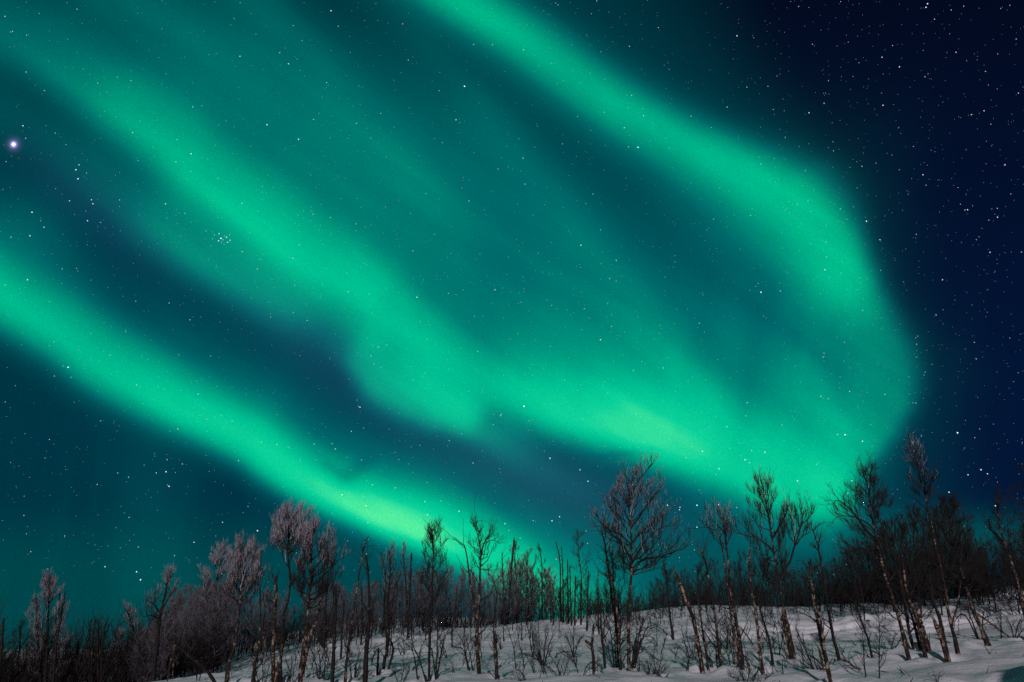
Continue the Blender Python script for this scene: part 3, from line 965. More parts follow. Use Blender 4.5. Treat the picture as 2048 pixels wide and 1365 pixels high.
tree('thin birch with a bent left leaning tip right of the full topped feathery birch', [(1084, 1240), (1084, 1180), (1083, 1121), (1075, 1090)], (5, 1.2),
     [(1200, 1070, 1100), (1150, 1068, 1098), (1120, 1070, 1092), (1092, 1070, 1080)], K=14, n=(6, 5, 3), up=1.5)
for pts, w_, lb in [([(1122, 1246), (1121, 1180), (1120, 1126), (1112, 1086)], (6, 2), 'tallest of the bare poles in the clump, with its tip bent left'),
                    ([(1127, 1247), (1126, 1180), (1125, 1130), (1123, 1096)], (5, 2), 'second tallest bare pole in the clump, straight up'),
                    ([(1137, 1248), (1136, 1190), (1135, 1121)], (6, 2.5), 'third bare pole from the left in the clump, darkest and hairy'),
                    ([(1143, 1250), (1141, 1190), (1140, 1136)], (5, 2.5), 'fourth bare pole from the left in the clump'),
                    ([(1149, 1252), (1150, 1200), (1151, 1156)], (5, 3), 'shortest bare pole, at the right end of the clump')]:
    snag(lb, pts, w_, nst=14, group='clump of bare poles on the ridge')
tree('tall slim birch with an open lace of twigs right of the clump of bare poles', [(1162, 1251), (1162, 1190), (1162, 1146), (1157, 1100), (1157, 1064)], (5, 1),
     [(1165, 1146, 1182), (1135, 1142, 1180), (1100, 1142, 1184), (1080, 1144, 1174), (1064, 1150, 1166)], K=18, n=(6, 5, 3), up=.8, gnarl=.08)
snag('thin dark pole between the lace crowned birch and the big dark leader', [(1173, 1263), (1175, 1210), (1177, 1142)], (6, 2), nst=10)
shrub('tall thin V shaped shrub, leftmost of the shrubs on the open middle snow', [[(1032, 1338), (1028, 1300), (1020, 1272), (1010, 1246)], [(1049, 1337), (1044, 1310), (1036, 1275), (1034, 1248)]], 2.6, n2=8, n3=3)
shrub('slim dark shoot in the middle of the shrubs on the open middle snow', [[(1066, 1314), (1060, 1280), (1054, 1246)], [(1066, 1314), (1068, 1290), (1066, 1262)]], 3, n2=8, n3=3)
shrub('densest many stemmed shrub on the open middle snow, full of fine twigs', [[(1085, 1332), (1080, 1300), (1076, 1245)], [(1086, 1332), (1090, 1290), (1098, 1262)], [(1085, 1334), (1079, 1310), (1068, 1250)], [(1088, 1334), (1096, 1300), (1108, 1262)]], 3.2, n2=9, n3=5)
shrub('low straggly shrub with stems splaying left before the densest shrub', [[(1070, 1347), (1062, 1330), (1052, 1312), (1040, 1300)], [(1068, 1347), (1068, 1330), (1064, 1318)]], 2.4, n2=6, n3=3)
shrub('small fir shaped sapling with fan of fine branches among snow shadows', [[(1147, 1316), (1147, 1290), (1147, 1252)], [(1147, 1300), (1138, 1284), (1132, 1272)], [(1147, 1302), (1156, 1286), (1162, 1276)]], 2.6, n2=12, n3=4, name='sapling', cat='sapling', lf=.45)
shrub('thin bare branch arching low over the snow beneath the fir shaped sapling', [[(1107, 1317), (1116, 1308), (1131, 1304), (1148, 1306), (1164, 1314)]], 3, n2=4, n3=2, lf=.18, name='fallen_branch', cat='branch')
shrub('pair of thin leaning saplings left of the crooked zigzag birch', [[(940, 1342), (932, 1310), (924, 1282), (912, 1262)], [(949, 1358), (942, 1320), (934, 1285), (926, 1250)], [(938, 1322), (926, 1300), (908, 1296)]], 3, name='sapling', cat='sapling', n2=9, n3=4)
shrub('small sparse twig standing alone in the snow left of the leaning pair', [[(911, 1350), (906, 1336), (898, 1320)], [(911, 1350), (903, 1342), (894, 1338)]], 1.8, n2=5, n3=2)
shrub('thin shrub stems leaning left at the bottom edge right of the ragged stump', [[(1060, 1385), (1042, 1360), (1022, 1346)], [(1058, 1385), (1036, 1368), (1018, 1362)], [(1062, 1385), (1048, 1352), (1034, 1338)]], 2.2, n2=7, n3=3, D=17)
shrub('long thin shrub leaning left across blue snow shadows', [[(1130, 1372), (1116, 1338), (1104, 1316), (1096, 1302)], [(1126, 1366), (1106, 1340), (1098, 1332)], [(1124, 1355), (1134, 1330), (1140, 1318)]], 2.6, n2=8, n3=3, D=18)

# --- tall birch and its neighbours
tree('tallest birch, widest crown, frost sparkling on its upper right side', [(1258, 1392), (1258, 1330), (1258, 1240), (1263, 1134), (1261, 1053), (1258, 1010), (1258, 950)], (12, 2),
     [(1150, 1232, 1310), (1110, 1212, 1345), (1080, 1200, 1350), (1045, 1188, 1340), (1010, 1204, 1340), (985, 1214, 1330), (965, 1228, 1304), (948, 1238, 1288), (938, 1246, 1278)],
     K=34, n=(9, 6, 4), up=.95, arch=.05, frost=1055, fp=.5, mat=M_BIRCH, a0=1150, D=19, gnarl=.05, upr=.48, dens=.72,
     limbs=[([(1263, 1140), (1290, 1118), (1330, 1108), (1352, 1100), (1376, 1090)], 5, 1.2), ([(1263, 1128), (1284, 1092), (1310, 1066), (1336, 1056)], 5, 1.2), ([(1262, 1120), (1246, 1090), (1216, 1066), (1192, 1030)], 5, 1.2),
            ([(1262, 1138), (1246, 1116), (1236, 1088)], 4, 1.2), ([(1261, 1060), (1280, 1036), (1300, 1002), (1322, 972)], 4.5, 1.2), ([(1259, 1000), (1274, 968), (1290, 944), (1304, 926)], 3.5, 1.2),
            ([(1261, 1056), (1244, 1020), (1222, 1000)], 4, 1.2), ([(1262, 1090), (1240, 1070), (1206, 1060)], 4, 1)])
snag('slimmer pale second trunk just left of the tallest birch', [(1246, 1390), (1240, 1320), (1236, 1250), (1230, 1190), (1222, 1150)], (9, 4), nst=14, mat=M_BIRCH, D=19.4, st=(.2, .9))
snag('tall dark spear of a bare leader left of the tallest birch', [(1240, 1392), (1235, 1280), (1224, 1200), (1214, 1112), (1204, 1066)], (10, 3.5), nst=16, D=20.5, st=(.15, .7),
     forks=[([(1220, 1170), (1213, 1120), (1212, 1100)], 4, 2)])
tree('dark tangled birch behind the tallest birch trunk with stiff upright shoots', [(1240, 1330), (1234, 1260), (1228, 1190), (1224, 1100)], (9, 1.5),
     [(1260, 1205, 1262), (1200, 1206, 1262), (1150, 1208, 1254), (1100, 1218, 1238)], K=22, n=(6, 5, 3), up=1.9, gnarl=.07, D=23)
shrub('dark dense thorny brush around the left foot of the tallest birch', [[(1228, 1330), (1222, 1270), (1210, 1230), (1200, 1215)], [(1232, 1330), (1230, 1260), (1236, 1200)], [(1226, 1330), (1214, 1290), (1204, 1268)], [(1234, 1330), (1240, 1270), (1250, 1220)]], 3.2, n2=10, n3=5, lf=.4, up=.1, D=21.5)
shrub('dark dense thorny brush with drooping branches right of the tallest birch', [[(1266, 1325), (1278, 1270), (1290, 1240), (1300, 1222)], [(1264, 1325), (1282, 1280), (1306, 1275), (1316, 1296)], [(1262, 1325), (1270, 1280), (1276, 1300), (1280, 1330)], [(1264, 1322), (1274, 1262), (1272, 1225)], [(1266, 1320), (1290, 1262), (1310, 1250)]], 3.4, n2=10, n3=5, lf=.4, up=-.1, D=21)
snag('knobbed broken trunk with two root like drooping arms in the snow shadows', [(1189, 1384), (1187, 1321), (1184, 1289), (1187, 1257)], (10, 5), nst=4, mat=M_BIRCH, D=19, name='stump', cat='stump',
     forks=[([(1184, 1292), (1176, 1286), (1171, 1282)], 9, 6), ([(1187, 1322), (1174, 1332), (1167, 1350)], 3.5, 2), ([(1188, 1322), (1198, 1332), (1207, 1346)], 3.5, 2)])
snag('bare dark pole bowed left between the knobbed trunk and the tallest birch', [(1215, 1384), (1208, 1310), (1203, 1267), (1201, 1214)], (9, 4), nst=10, D=19.5, st=(.1, .5))
snag('slim hairy pole behind the bowed pole, left of the tallest birch', [(1198, 1268), (1196, 1200), (1196, 1144)], (5, 1.5), nst=16, st=(.1, .6))
tree('small dark birch with a messy low head on the snow right of the tallest birch', [(1347, 1275), (1341, 1240), (1336, 1190), (1328, 1126)], (8, 2),
     [(1235, 1316, 1366), (1215, 1308, 1370), (1190, 1316, 1356), (1160, 1322, 1344), (1126, 1324, 1334)], K=20, n=(7, 5, 3), up=.6, gnarl=.1, a0=1245)
snag('pale dead birch leaning left with a split broken top', [(1407, 1345), (1398, 1300), (1389, 1249), (1378, 1215), (1367, 1187), (1351, 1144)], (12, 8), nst=8, mat=M_PALE,
     forks=[([(1390, 1252), (1389, 1232), (1388, 1214)], 4, 2)])
snag('thin pale topped stem leaning beside the pale dead birch', [(1418, 1339), (1408, 1280), (1401, 1233), (1396, 1200), (1390, 1185)], (7, 3), nst=9, mat=M_BIRCH)
snag('straight white sliver of a dead stem behind the pale leaning dead birch', [(1363, 1222), (1361, 1190), (1358, 1164)], (4, 2.5), nst=3, mat=M_PALE)
snag('dark stem with two upright prongs right of the pale leaning dead birch', [(1444, 1341), (1437, 1290), (1429, 1227), (1418, 1160), (1402, 1099)], (11, 2), nst=16, mat=M_BIRCH, st=(.15, .8),
     forks=[([(1420, 1172), (1412, 1126), (1401, 1098)], 4, 1.5), ([(1414, 1142), (1410, 1118), (1391, 1090)], 3.5, 1.5)])
tree('tall twin stemmed birch with a thin frosted head near the green edge', [(1488, 1340), (1477, 1270), (1464, 1198), (1456, 1120), (1450, 1070), (1447, 1022)], (11, 1.5),
     [(1080, 1412, 1462), (1050, 1404, 1462), (1030, 1404, 1456), (1010, 1412, 1450)], K=10, n=(5, 5, 3), up=1.5, frost=1045, fp=.45, nst=16, mat=M_BIRCH, a0=1120, st=(.1, .6),
     forks=[([(1480, 1330), (1466, 1260), (1456, 1180), (1442, 1086), (1424, 1050), (1408, 1013)], 9, 1.5)])
snag('white barked dead birch with a pale forked tip', [(1529, 1349), (1520, 1307), (1512, 1227), (1503, 1180), (1500, 1140), (1499, 1096)], (10, 4), nst=9, mat=M_PALE,
     forks=[([(1500, 1150), (1495, 1130), (1490, 1118)], 3.5, 2), ([(1517, 1308), (1496, 1275), (1478, 1252)], 4.5, 2)])
snag('dark slim stem leaning left just right of the white barked dead birch', [(1547, 1330), (1538, 1280), (1522, 1227), (1513, 1180)], (8, 3), nst=10)
tree('tall bare birch with a spreading vase of twigs in front of the green arch', [(1588, 1318), (1579, 1270), (1568, 1222), (1557, 1160), (1544, 1075), (1532, 1010), (1520, 955)], (13, 1.5),
     [(1170, 1510, 1580), (1120, 1482, 1584), (1085, 1474, 1582), (1050, 1484, 1584), (1015, 1494, 1580), (985, 1496, 1564), (955, 1514, 1528)], K=30, n=(8, 6, 3), up=1.0, arch=.05, frost=1000, fp=.25, mat=M_BIRCH, a0=1180,
     limbs=[([(1562, 1160), (1578, 1126), (1592, 1090), (1602, 1052), (1612, 1016)], 5.5, 1.2), ([(1592, 1090), (1606, 1070), (1624, 1062)], 3, 1), ([(1598, 1066), (1594, 1040), (1582, 1022)], 2.6, 1), ([(1550, 1110), (1520, 1080), (1484, 1072), (1470, 1066)], 4, 1),
            ([(1592, 1092), (1580, 1076), (1576, 1058)], 2.6, 1), ([(1544, 1080), (1560, 1050), (1580, 1010)], 4, 1), ([(1603, 1050), (1614, 1040), (1626, 1024)], 2.4, 1)],
     forks=[([(1584, 1316), (1574, 1280), (1566, 1236)], 9, 6)])
snag('stubby black stump at the foot of the tall vase shaped birch', [(1577, 1319), (1573, 1310), (1568, 1301)], (7, 5), nst=2, name='stump', cat='stump', mat=M_DEAD)
snag('pale dead birch with flaking bark and two dark twigs at its tip', [(1664, 1372), (1652, 1320), (1640, 1267), (1629, 1206), (1619, 1150)], (12, 7), nst=16, mat=M_PALE, st=(.08, .4),
     forks=[([(1620, 1152), (1612, 1130), (1604, 1120)], 3, 1), ([(1622, 1150), (1630, 1138), (1642, 1130)], 2.5, 1), ([(1654, 1330), (1646, 1280), (1641, 1232)], 8, 5)])
snag('dark stem with a crooked forked tip right of the flaking pale dead birch', [(1681, 1321), (1669, 1285), (1660, 1240), (1652, 1180), (1640, 1112), (1632, 1080), (1625, 1061)], (10, 2), nst=18, st=(.1, .5),
     forks=[([(1638, 1104), (1630, 1094), (1622, 1088)], 3, 1.5), ([(1636, 1090), (1640, 1078), (1641, 1068)], 3, 1.5), ([(1626, 1064), (1634, 1054), (1644, 1046)], 2, 1)])
snag('short black leaning stub against the foot of the flaking pale dead birch', [(1648, 1340), (1643, 1320), (1638, 1301)], (7, 5), nst=2, name='stump', cat='stump', mat=M_DEAD)
shrub('large low shrub with long bare stems leaning left at the lower right', [[(1654, 1384), (1630, 1345), (1608, 1312), (1592, 1291)], [(1640, 1360), (1618, 1316), (1602, 1280), (1590, 1256)], [(1650, 1378), (1634, 1338), (1624, 1300)], [(1630, 1345), (1606, 1338), (1588, 1330)]], 3.4, n2=9, n3=4, D=18)
shrub('low spreading shrub of dark forked twigs at the bottom edge', [[(1490, 1384), (1484, 1350), (1468, 1334)], [(1492, 1384), (1508, 1356), (1518, 1338), (1526, 1330)], [(1490, 1384), (1498, 1345), (1500, 1330)], [(1494, 1384), (1524, 1364), (1548, 1344)], [(1488, 1384), (1474, 1362), (1462, 1352)]], 3, n2=7, n3=4, D=17)
shrub('fine bushy shrub between the pale leaning dead birch and the pronged stem', [[(1424, 1338), (1412, 1300), (1398, 1262), (1384, 1246)], [(1434, 1335), (1430, 1290), (1416, 1250)], [(1430, 1338), (1414, 1312), (1392, 1296)]], 2.6, n2=10, n3=5)
shrub('fine bushy shrub between the pronged stem and the tall twin stemmed birch', [[(1468, 1330), (1460, 1290), (1446, 1258), (1436, 1246)], [(1462, 1334), (1452, 1300), (1436, 1280)], [(1470, 1328), (1466, 1290), (1470, 1255)]], 2.6, n2=9, n3=5)
shrub('curly fine shrub with drooping shoots before the vase shaped birch', [[(1560, 1312), (1556, 1270), (1544, 1236), (1530, 1228)], [(1552, 1312), (1546, 1280), (1550, 1240)], [(1556, 1312), (1566, 1270), (1562, 1238)]], 2.2, n2=9, n3=5, up=.0)
shrub('thin shrub on the smooth snow mound left of the pale leaning dead birch', [[(1376, 1306), (1368, 1280), (1362, 1250)], [(1388, 1318), (1378, 1290), (1372, 1262)]], 2.6, n2=7, n3=3)
shrub('small upright twig on the edge of the smooth snow mound', [[(1314, 1296), (1314, 1280), (1313, 1268)], [(1325, 1304), (1328, 1286), (1330, 1272)]], 2, n2=6, n3=2)
shrub('fine fan shaped shrub at the bottom edge right of the tallest birch', [[(1308, 1384), (1310, 1340), (1306, 1302)], [(1306, 1384), (1296, 1350), (1286, 1332)], [(1310, 1384), (1322, 1350), (1330, 1338)], [(1308, 1384), (1300, 1345), (1294, 1318)], [(1310, 1384), (1318, 1340), (1322, 1318)]], 2.2, n2=9, n3=5, D=18)
snag('small splintered stub at the bottom edge close to the tallest birch', [(1276, 1384), (1277, 1360), (1278, 1336)], (6, 4), nst=2, D=18.5, name='stump', cat='stump')
snag('short broken stub leaning left at the bottom edge beside the fan shaped shrub', [(1330, 1384), (1325, 1366), (1318, 1352)], (7, 6), nst=2, D=17.5, name='stump', cat='stump', mat=M_DEAD)

# --- right
tree('dark birch with long left reaching limbs at the right end of the arch', [(1820, 1321), (1806, 1270), (1791, 1214), (1770, 1150), (1751, 1075), (1740, 1000), (1730, 936)], (12, 1.5),
     [(1120, 1690, 1790), (1085, 1682, 1780), (1050, 1690, 1772), (1020, 1668, 1768), (990, 1676, 1776), (960, 1706, 1768), (936, 1722, 1742)], K=28, n=(8, 6, 3), up=.75, arch=.2, mat=M_BIRCH, a0=1150, gnarl=.06,
     limbs=[([(1752, 1082), (1726, 1050), (1702, 1024), (1676, 1000), (1664, 1002)], 5, 1.2), ([(1748, 1062), (1722, 1040), (1690, 1032), (1668, 1044)], 4, 1), ([(1760, 1110), (1730, 1098), (1700, 1104), (1680, 1096)], 4, 1), ([(1743, 1016), (1760, 1008), (1784, 1012)], 3, 1),
            ([(1778, 1160), (1796, 1140), (1804, 1112)], 4, 2)])
snag('dark slim trunk close behind the dark left reaching birch', [(1829, 1303), (1816, 1250), (1807, 1187), (1796, 1130), (1784, 1080)], (9, 3), nst=14, st=(.15, .9))
snag('flaking trunk right of the left reaching birch, first of three close together', [(1853, 1319), (1840, 1265), (1829, 1227), (1813, 1180), (1806, 1130)], (10, 4), nst=14, mat=M_BIRCH)
snag('dark trunk squeezed between two flaking trunks near the broken thick one', [(1843, 1302), (1830, 1256), (1820, 1220)], (9, 4), nst=6)
snag('thick broken trunk with a flat snapped top among the close trunks', [(1862, 1303), (1848, 1270), (1838, 1240)], (12, 11), nst=5, mat=M_BIRCH, name='stump', cat='stump')
snag('pale thick stump with a notched ragged top standing on the snow at right', [(1898, 1324), (1888, 1290), (1880, 1268), (1874, 1250)], (14, 12), nst=7, mat=M_PALE, st=(.05, .15), name='stump', cat='stump')
snag('plain dark trunk rising behind the pale notched stump', [(1891, 1291), (1880, 1241), (1866, 1200), (1858, 1150)], (10, 5), nst=8, forks=[([(1868, 1214), (1858, 1232), (1848, 1240)], 3, 1.2)])
tree('tallest thin birch on the right with a small frosted head in the navy sky', [(1917, 1315), (1910, 1280), (1900, 1240), (1890, 1183), (1880, 1130), (1866, 1070), (1849, 985), (1836, 940), (1828, 900)], (11, 1.5),
     [(1000, 1832, 1870), (970, 1824, 1864), (940, 1816, 1854), (912, 1812, 1842), (888, 1818, 1834)], K=14, n=(6, 5, 4), up=1.0, frost=930, fp=.5, upr=.45, mat=M_BIRCH, a0=1010, nst=10, gnarl=.09,
     limbs=[([(1851, 990), (1862, 976), (1872, 952)], 4, 1.5)], forks=[([(1903, 1250), (1912, 1222), (1918, 1190), (1922, 1160)], 5, 2)])
tree('leaning birch with flared foot and a huge black bushy crown on the right', [(1978, 1286), (1962, 1256), (1947, 1223), (1934, 1180), (1922, 1140), (1908, 1080), (1895, 1000)], (13, 2),
     [(1180, 1862, 1975), (1130, 1850, 1970), (1080, 1850, 1966), (1040, 1862, 1956), (1010, 1876, 1924), (992, 1886, 1904)], K=34, n=(9, 7, 3), up=1.2, mat=M_BIRCH, a0=1190)
shrub('dark tangle of low drooping branches at the foot of the leaning flared birch', [[(1950, 1236), (1930, 1230), (1912, 1240), (1904, 1262)], [(1952, 1240), (1934, 1220), (1914, 1216)], [(1955, 1245), (1968, 1224), (1990, 1220)]], 3.2, n2=10, n3=5, up=-.15, D=27)
tree('dark snapped topped birch with crooked arms at the right edge', [(2066, 1270), (2048, 1220), (2030, 1150), (2014, 1100), (1996, 1035), (2000, 972)], (13, 1.5),
     [(1110, 1960, 2050), (1060, 1974, 2046), (1030, 1976, 2030), (990, 1990, 2014)], K=12, n=(6, 5, 3), up=.8, mat=M_BIRCH, a0=1120, gnarl=.1, D=30,
     limbs=[([(2012, 1094), (1996, 1074), (1980, 1056), (1974, 1034)], 5, 2)])
tree('birch mostly outside the right edge, its dark branch tips reaching in', [(2105, 1290), (2096, 1150), (2080, 1020), (2070, 900)], (13, 2),
     [(1120, 2020, 2130), (1040, 2016, 2130), (990, 2014, 2130), (950, 2022, 2110), (905, 2044, 2090)], K=26, n=(7, 6, 3), up=.7, D=27)
snag('wavy thin bare sapling on the snow left of the left reaching birch', [(1745, 1315), (1738, 1286), (1730, 1262), (1722, 1240), (1715, 1216)], (6, 4), nst=5, broken=False, name='sapling', cat='sapling')
shrub('thin feathery sapling, left one of two by the lower right snow', [[(1731, 1356), (1728, 1320), (1726, 1280), (1722, 1242)]], 2.6, n2=16, n3=4, lf=.26, name='sapling', cat='sapling')
shrub('thin feathery sapling, right one of two by the lower right snow', [[(1758, 1358), (1758, 1310), (1759, 1270), (1757, 1232)]], 2.6, n2=18, n3=4, lf=.26, name='sapling', cat='sapling')
shrub('small round bush on the snow right of the two feathery saplings', [[(1786, 1303), (1780, 1288), (1770, 1276)], [(1786, 1303), (1796, 1286), (1804, 1278)], [(1786, 1303), (1786, 1284), (1790, 1270)]], 2.2, n2=7, n3=3)
snag('dark crooked branch lying on the snow before the feathery saplings', [(1723, 1342), (1708, 1334), (1696, 1324), (1682, 1320)], (3.5, 5), nst=5, name='fallen_branch', cat='branch', mat=M_DEAD, broken=False, bury=-.03)
snag('straight thin branch fallen at a slant from the leaning flared birch', [(2020, 1277), (1996, 1258), (1954, 1227)], (3, 4), nst=6, name='fallen_branch', cat='branch', mat=M_DEAD, broken=False, bury=-.02)
shrub('slim upright sapling on the snow near the right edge', [[(2002, 1279), (2002, 1240), (2002, 1210)]], 2.6, n2=12, n3=3, lf=.3, name='sapling', cat='sapling')
shrub('bare spreading bush on the snow at the right edge', [[(2028, 1278), (2036, 1250), (2044, 1236)], [(2028, 1278), (2022, 1252), (2012, 1240)], [(2030, 1278), (2044, 1262), (2058, 1250)]], 2.8, n2=8, n3=4)
shrub('tiny forked twig poking out of the shaded snow at the lower right', [[(1874, 1366), (1871, 1354), (1864, 1350)], [(1874, 1366), (1878, 1355), (1884, 1352)]], 1.8, n2=3, n3=1)
shrub('fine twiggy shrub behind the fallen trunk on the left', [[(395, 1362), (392, 1340), (384, 1318)], [(398, 1362), (404, 1340), (410, 1322)]], 2, n2=8, n3=4)
shrub('fine twiggy shrub in front of the bare stem with the hanging top', [[(524, 1384), (526, 1345), (520, 1312)], [(526, 1384), (534, 1350), (542, 1320)], [(522, 1384), (514, 1352), (508, 1330)]], 2.2, n2=9, n3=5, D=19)
shrub('fine twiggy shrub in front of the tallest frosted birch on the left', [[(580, 1384), (578, 1345), (570, 1312)], [(584, 1384), (588, 1340), (594, 1310)], [(582, 1384), (582, 1340), (584, 1312)]], 2.2, n2=9, n3=5, D=19)
shrub('dark bristling brush at the foot of the stout spurred pole', [[(640, 1384), (634, 1340), (624, 1300)], [(646, 1384), (650, 1330), (656, 1290)], [(636, 1384), (640, 1330), (632, 1280)], [(644, 1384), (660, 1350), (668, 1330)]], 3.6, n2=10, n3=5, D=19.5)
shrub('V shaped dark shrub at the foot of the tall leaning stem', [[(706, 1384), (712, 1350), (716, 1340)], [(705, 1384), (701, 1340), (694, 1300)], [(706, 1384), (712, 1330), (720, 1300)]], 4, n2=9, n3=4, D=19)
shrub('sparse fine shrub on the snow right of the antler topped birch', [[(800, 1368), (806, 1345), (810, 1322)], [(798, 1368), (790, 1350), (784, 1340)], [(801, 1368), (815, 1350), (820, 1335)]], 2, n2=8, n3=4)

def scrub(spots, label, group):
    for x, y, h in spots:
        h *= RNG.uniform(.6, 1.35)
        ln = RNG.uniform(-.5, .35)
        st_ = []
        for _ in range(RNG.integers(1, 4)):
            o = RNG.uniform(-4, 4)
            st_.append([(x + o, y), (x + o + h * (ln * .4 + RNG.uniform(-.12, .12)), y - h * RNG.uniform(.4, .6)), (x + o + h * (ln + RNG.uniform(-.3, .3)), y - h * RNG.uniform(.75, 1.1))])
        shrub(label, st_, RNG.uniform(1.5, 2.4), n2=int(RNG.integers(5, 11)), n3=int(RNG.integers(3, 6)), group=group, up=RNG.uniform(-.1, .5), lf=RNG.uniform(.25, .45))


scrub([(1296, 1262, 40), (1322, 1310, 44), (1352, 1318, 40), (1372, 1345, 52), (1408, 1290, 46), (1452, 1300, 60), (1478, 1318, 60), (1502, 1340, 50), (1538, 1300, 62), (1572, 1290, 56), (1606, 1330, 60), (1385, 1322, 60), (1432, 1322, 66), (1520, 1322, 54)],
      'small fine twigged shrub between the tallest birch and the flaking pale dead birch', 'fine shrubs among the trunks')
scrub([(660, 1330, 44), (700, 1318, 40), (742, 1330, 36), (778, 1316, 44), (806, 1310, 40), (838, 1318, 40), (890, 1316, 44), (1000, 1300, 36), (1092, 1350, 40), (1160, 1350, 44), (620, 1340, 50), (960, 1320, 40), (925, 1335, 44)],
      'little bare shrub scattered over the snow left of the knobbed trunk', 'little shrubs on the middle snow')

# ------------------------------------------------------------------ the wood behind: many slim birches, each a thing of its own
def variant(kind):
    """a birch about 5 m tall, built once and copied"""
    h = 5.0
    lean = RNG.normal() * .25
    pts = np.array([[0, 0, -.3], [RNG.normal() * .08, RNG.normal() * .1, h * .35], [lean * .5 + RNG.normal() * .1, RNG.normal() * .15, h * .7], [lean, RNG.normal() * .2, h]])
    C, R = trunk_tube(pts, .045, .007, n=14)
    tb, cb, fb = Bag(), Bag(), Bag()
    tb.add(C, R, 6)
    rm = .0048
    if kind == 'full':
        wd = RNG.uniform(.9, 1.4)
        env = [(.7, -.5 * wd, .5 * wd), (2.2, -wd, wd), (3.9, -.9 * wd, .9 * wd), (5.3, -.2 + lean, .2 + lean)]
        grow_crown(C, R, env, 18, 6, 4, 3, rm, 1.4, .1, 2.6, .7, cb, fb, upr=.7)
    elif kind == 'slim':
        wd = RNG.uniform(.5, .8)
        env = [(.9, -.4 * wd, .4 * wd), (2.6, -wd, wd), (4, -.8 * wd, .8 * wd), (5.3, -.15 + lean, .15 + lean)]
        grow_crown(C, R, env, 18, 6, 5, 3, rm, 1.9, .1, 2.6, .7, cb, fb, upr=.7)
    else:
        stubs(cb, C, R, 18, rm, .15, .9)
        F = C[5:].copy()
        F[:, 0] += np.linspace(0, RNG.choice([-1, 1]) * .35, len(F))
        cb.add(F, R[5:] * .7, 5)
        stubs(cb, F, R[5:], 10, rm, .1, .6)
    return tb, cb, fb


VARS = []
for kind in ['full'] * 6 + ['slim'] * 5 + ['pole'] * 3:
    VARS.append((kind, *variant(kind)))
_built = {}


def wood_tree(x, y, hgt, vi, rz, label, group, mat, tw, name='birch_tree', cat='tree'):
    key = (vi, mat.name, tw.name)
    root = empty(name, (x, y, gz(x, y)), rz)
    s = hgt / 5.0
    root.scale = (s * RNG.uniform(1.0, 1.5),) * 2 + (s,)
    tag(root, label, cat, group)
    if key not in _built:
        kind, tb, cb, fb = VARS[vi]
        _built[key] = (tb.build('trunk', mat, root), cb.build('crown', tw, root), *([fb.build('frosted_crown', M_RIMED_TIP if tw is M_RIME else tw, root)] if fb.n else []))
    else:
        for o in _built[key]:
            c = o.copy()
            c.parent = root
            COL.objects.link(c)


def wood(n, px, dist, tops, label, group, kinds=('full', 'full', 'slim', 'pole'), mat=None, tw=None, **kw):
    idx = [i for k_ in kinds for i, v in enumerate(VARS) if v[0] == k_]
    xs = np.linspace(px[0], px[1], n) + RNG.uniform(-.5, .5, n) * (px[1] - px[0]) / n * 1.6
    for k in range(n):
        D = RNG.uniform(*dist)
        d = ray(xs[k], 1285)
        x, y = d[0] * D, d[1] * D
        yt = np.interp(xs[k], [t[0] for t in tops], [t[1] for t in tops]) + abs(RNG.normal()) * tops[0][2]
        top = CAM_Z + D * ray(xs[k], yt)[2]
        hgt = max(top - gz(x, y), 1.2)
        wood_tree(x, y, hgt, idx[RNG.integers(len(idx))], RNG.uniform(0, 6.28), label, group, mat or M_DARK, tw or M_TWIG, **kw)


wood(28, (-60, 150), (30, 48), [(-60, 1270, 20), (60, 1300, 20), (150, 1310, 20)], 'low dark birch in the black thicket filling the lower left corner', 'birches of the lower left thicket', ('full',))
wood(30, (150, 330), (30, 48), [(150, 1300, 20), (240, 1285, 20), (300, 1240, 20), (330, 1215, 20)], 'dim birch of the black thicket between the bare poles and the gnarled birch', 'birches left of the gnarled birch', ('full',), tw=M_RIME)
wood(26, (330, 450), (36, 56), [(330, 1195, 18), (380, 1168, 18), (450, 1165, 18)], 'dark birch of the dense wood behind the pair of round frosted birches', 'birches behind the round frosted pair', ('full',), tw=M_RIME)
wood(26, (450, 650), (44, 66), [(450, 1175, 18), (560, 1185, 18), (650, 1170, 18)], 'slim dark birch in the wood behind the tallest frosted birch on the left', 'birches behind the tallest frosted birch', tw=M_RIME)
wood(36, (640, 860), (46, 70), [(640, 1160, 20), (720, 1172, 20), (800, 1140, 20), (860, 1140, 20)], 'slim dark birch in the wood left of the brightest green glow', 'birches left of the green glow', tw=M_RIME)
wood(40, (860, 1110), (52, 70), [(860, 1135, 20), (960, 1140, 20), (1060, 1120, 20), (1110, 1135, 20)], 'slim dark birch on the ridge in front of the low green glow', 'birches before the green glow', ('slim', 'slim', 'full', 'pole'), tw=M_RIME)
wood(28, (1100, 1340), (48, 68), [(1100, 1155, 16), (1200, 1155, 16), (1340, 1165, 16)], 'slim dark birch on the ridge behind the tallest birch', 'birches behind the tallest birch', ('slim', 'pole'))
wood(32, (1330, 1680), (50, 70), [(1330, 1150, 20), (1400, 1120, 20), (1480, 1105, 20), (1550, 1110, 20), (1680, 1125, 20)], 'dark birch in the black wood behind the pale leaning dead birches', 'birches behind the pale dead birches', ('full', 'full', 'pole'))
wood(36, (1660, 1990), (44, 66), [(1660, 1140, 20), (1720, 1090, 20), (1800, 1050, 20), (1880, 1010, 20), (1930, 1010, 20), (1990, 1090, 20)], 'black bushy birch in the densest wood on the right', 'birches of the dense wood on the right', ('full',))
wood(12, (1980, 2120), (38, 58), [(1980, 1090, 20), (2120, 1030, 20)], 'black bushy birch of the wood at the right edge', 'birches at the right edge', ('full',))
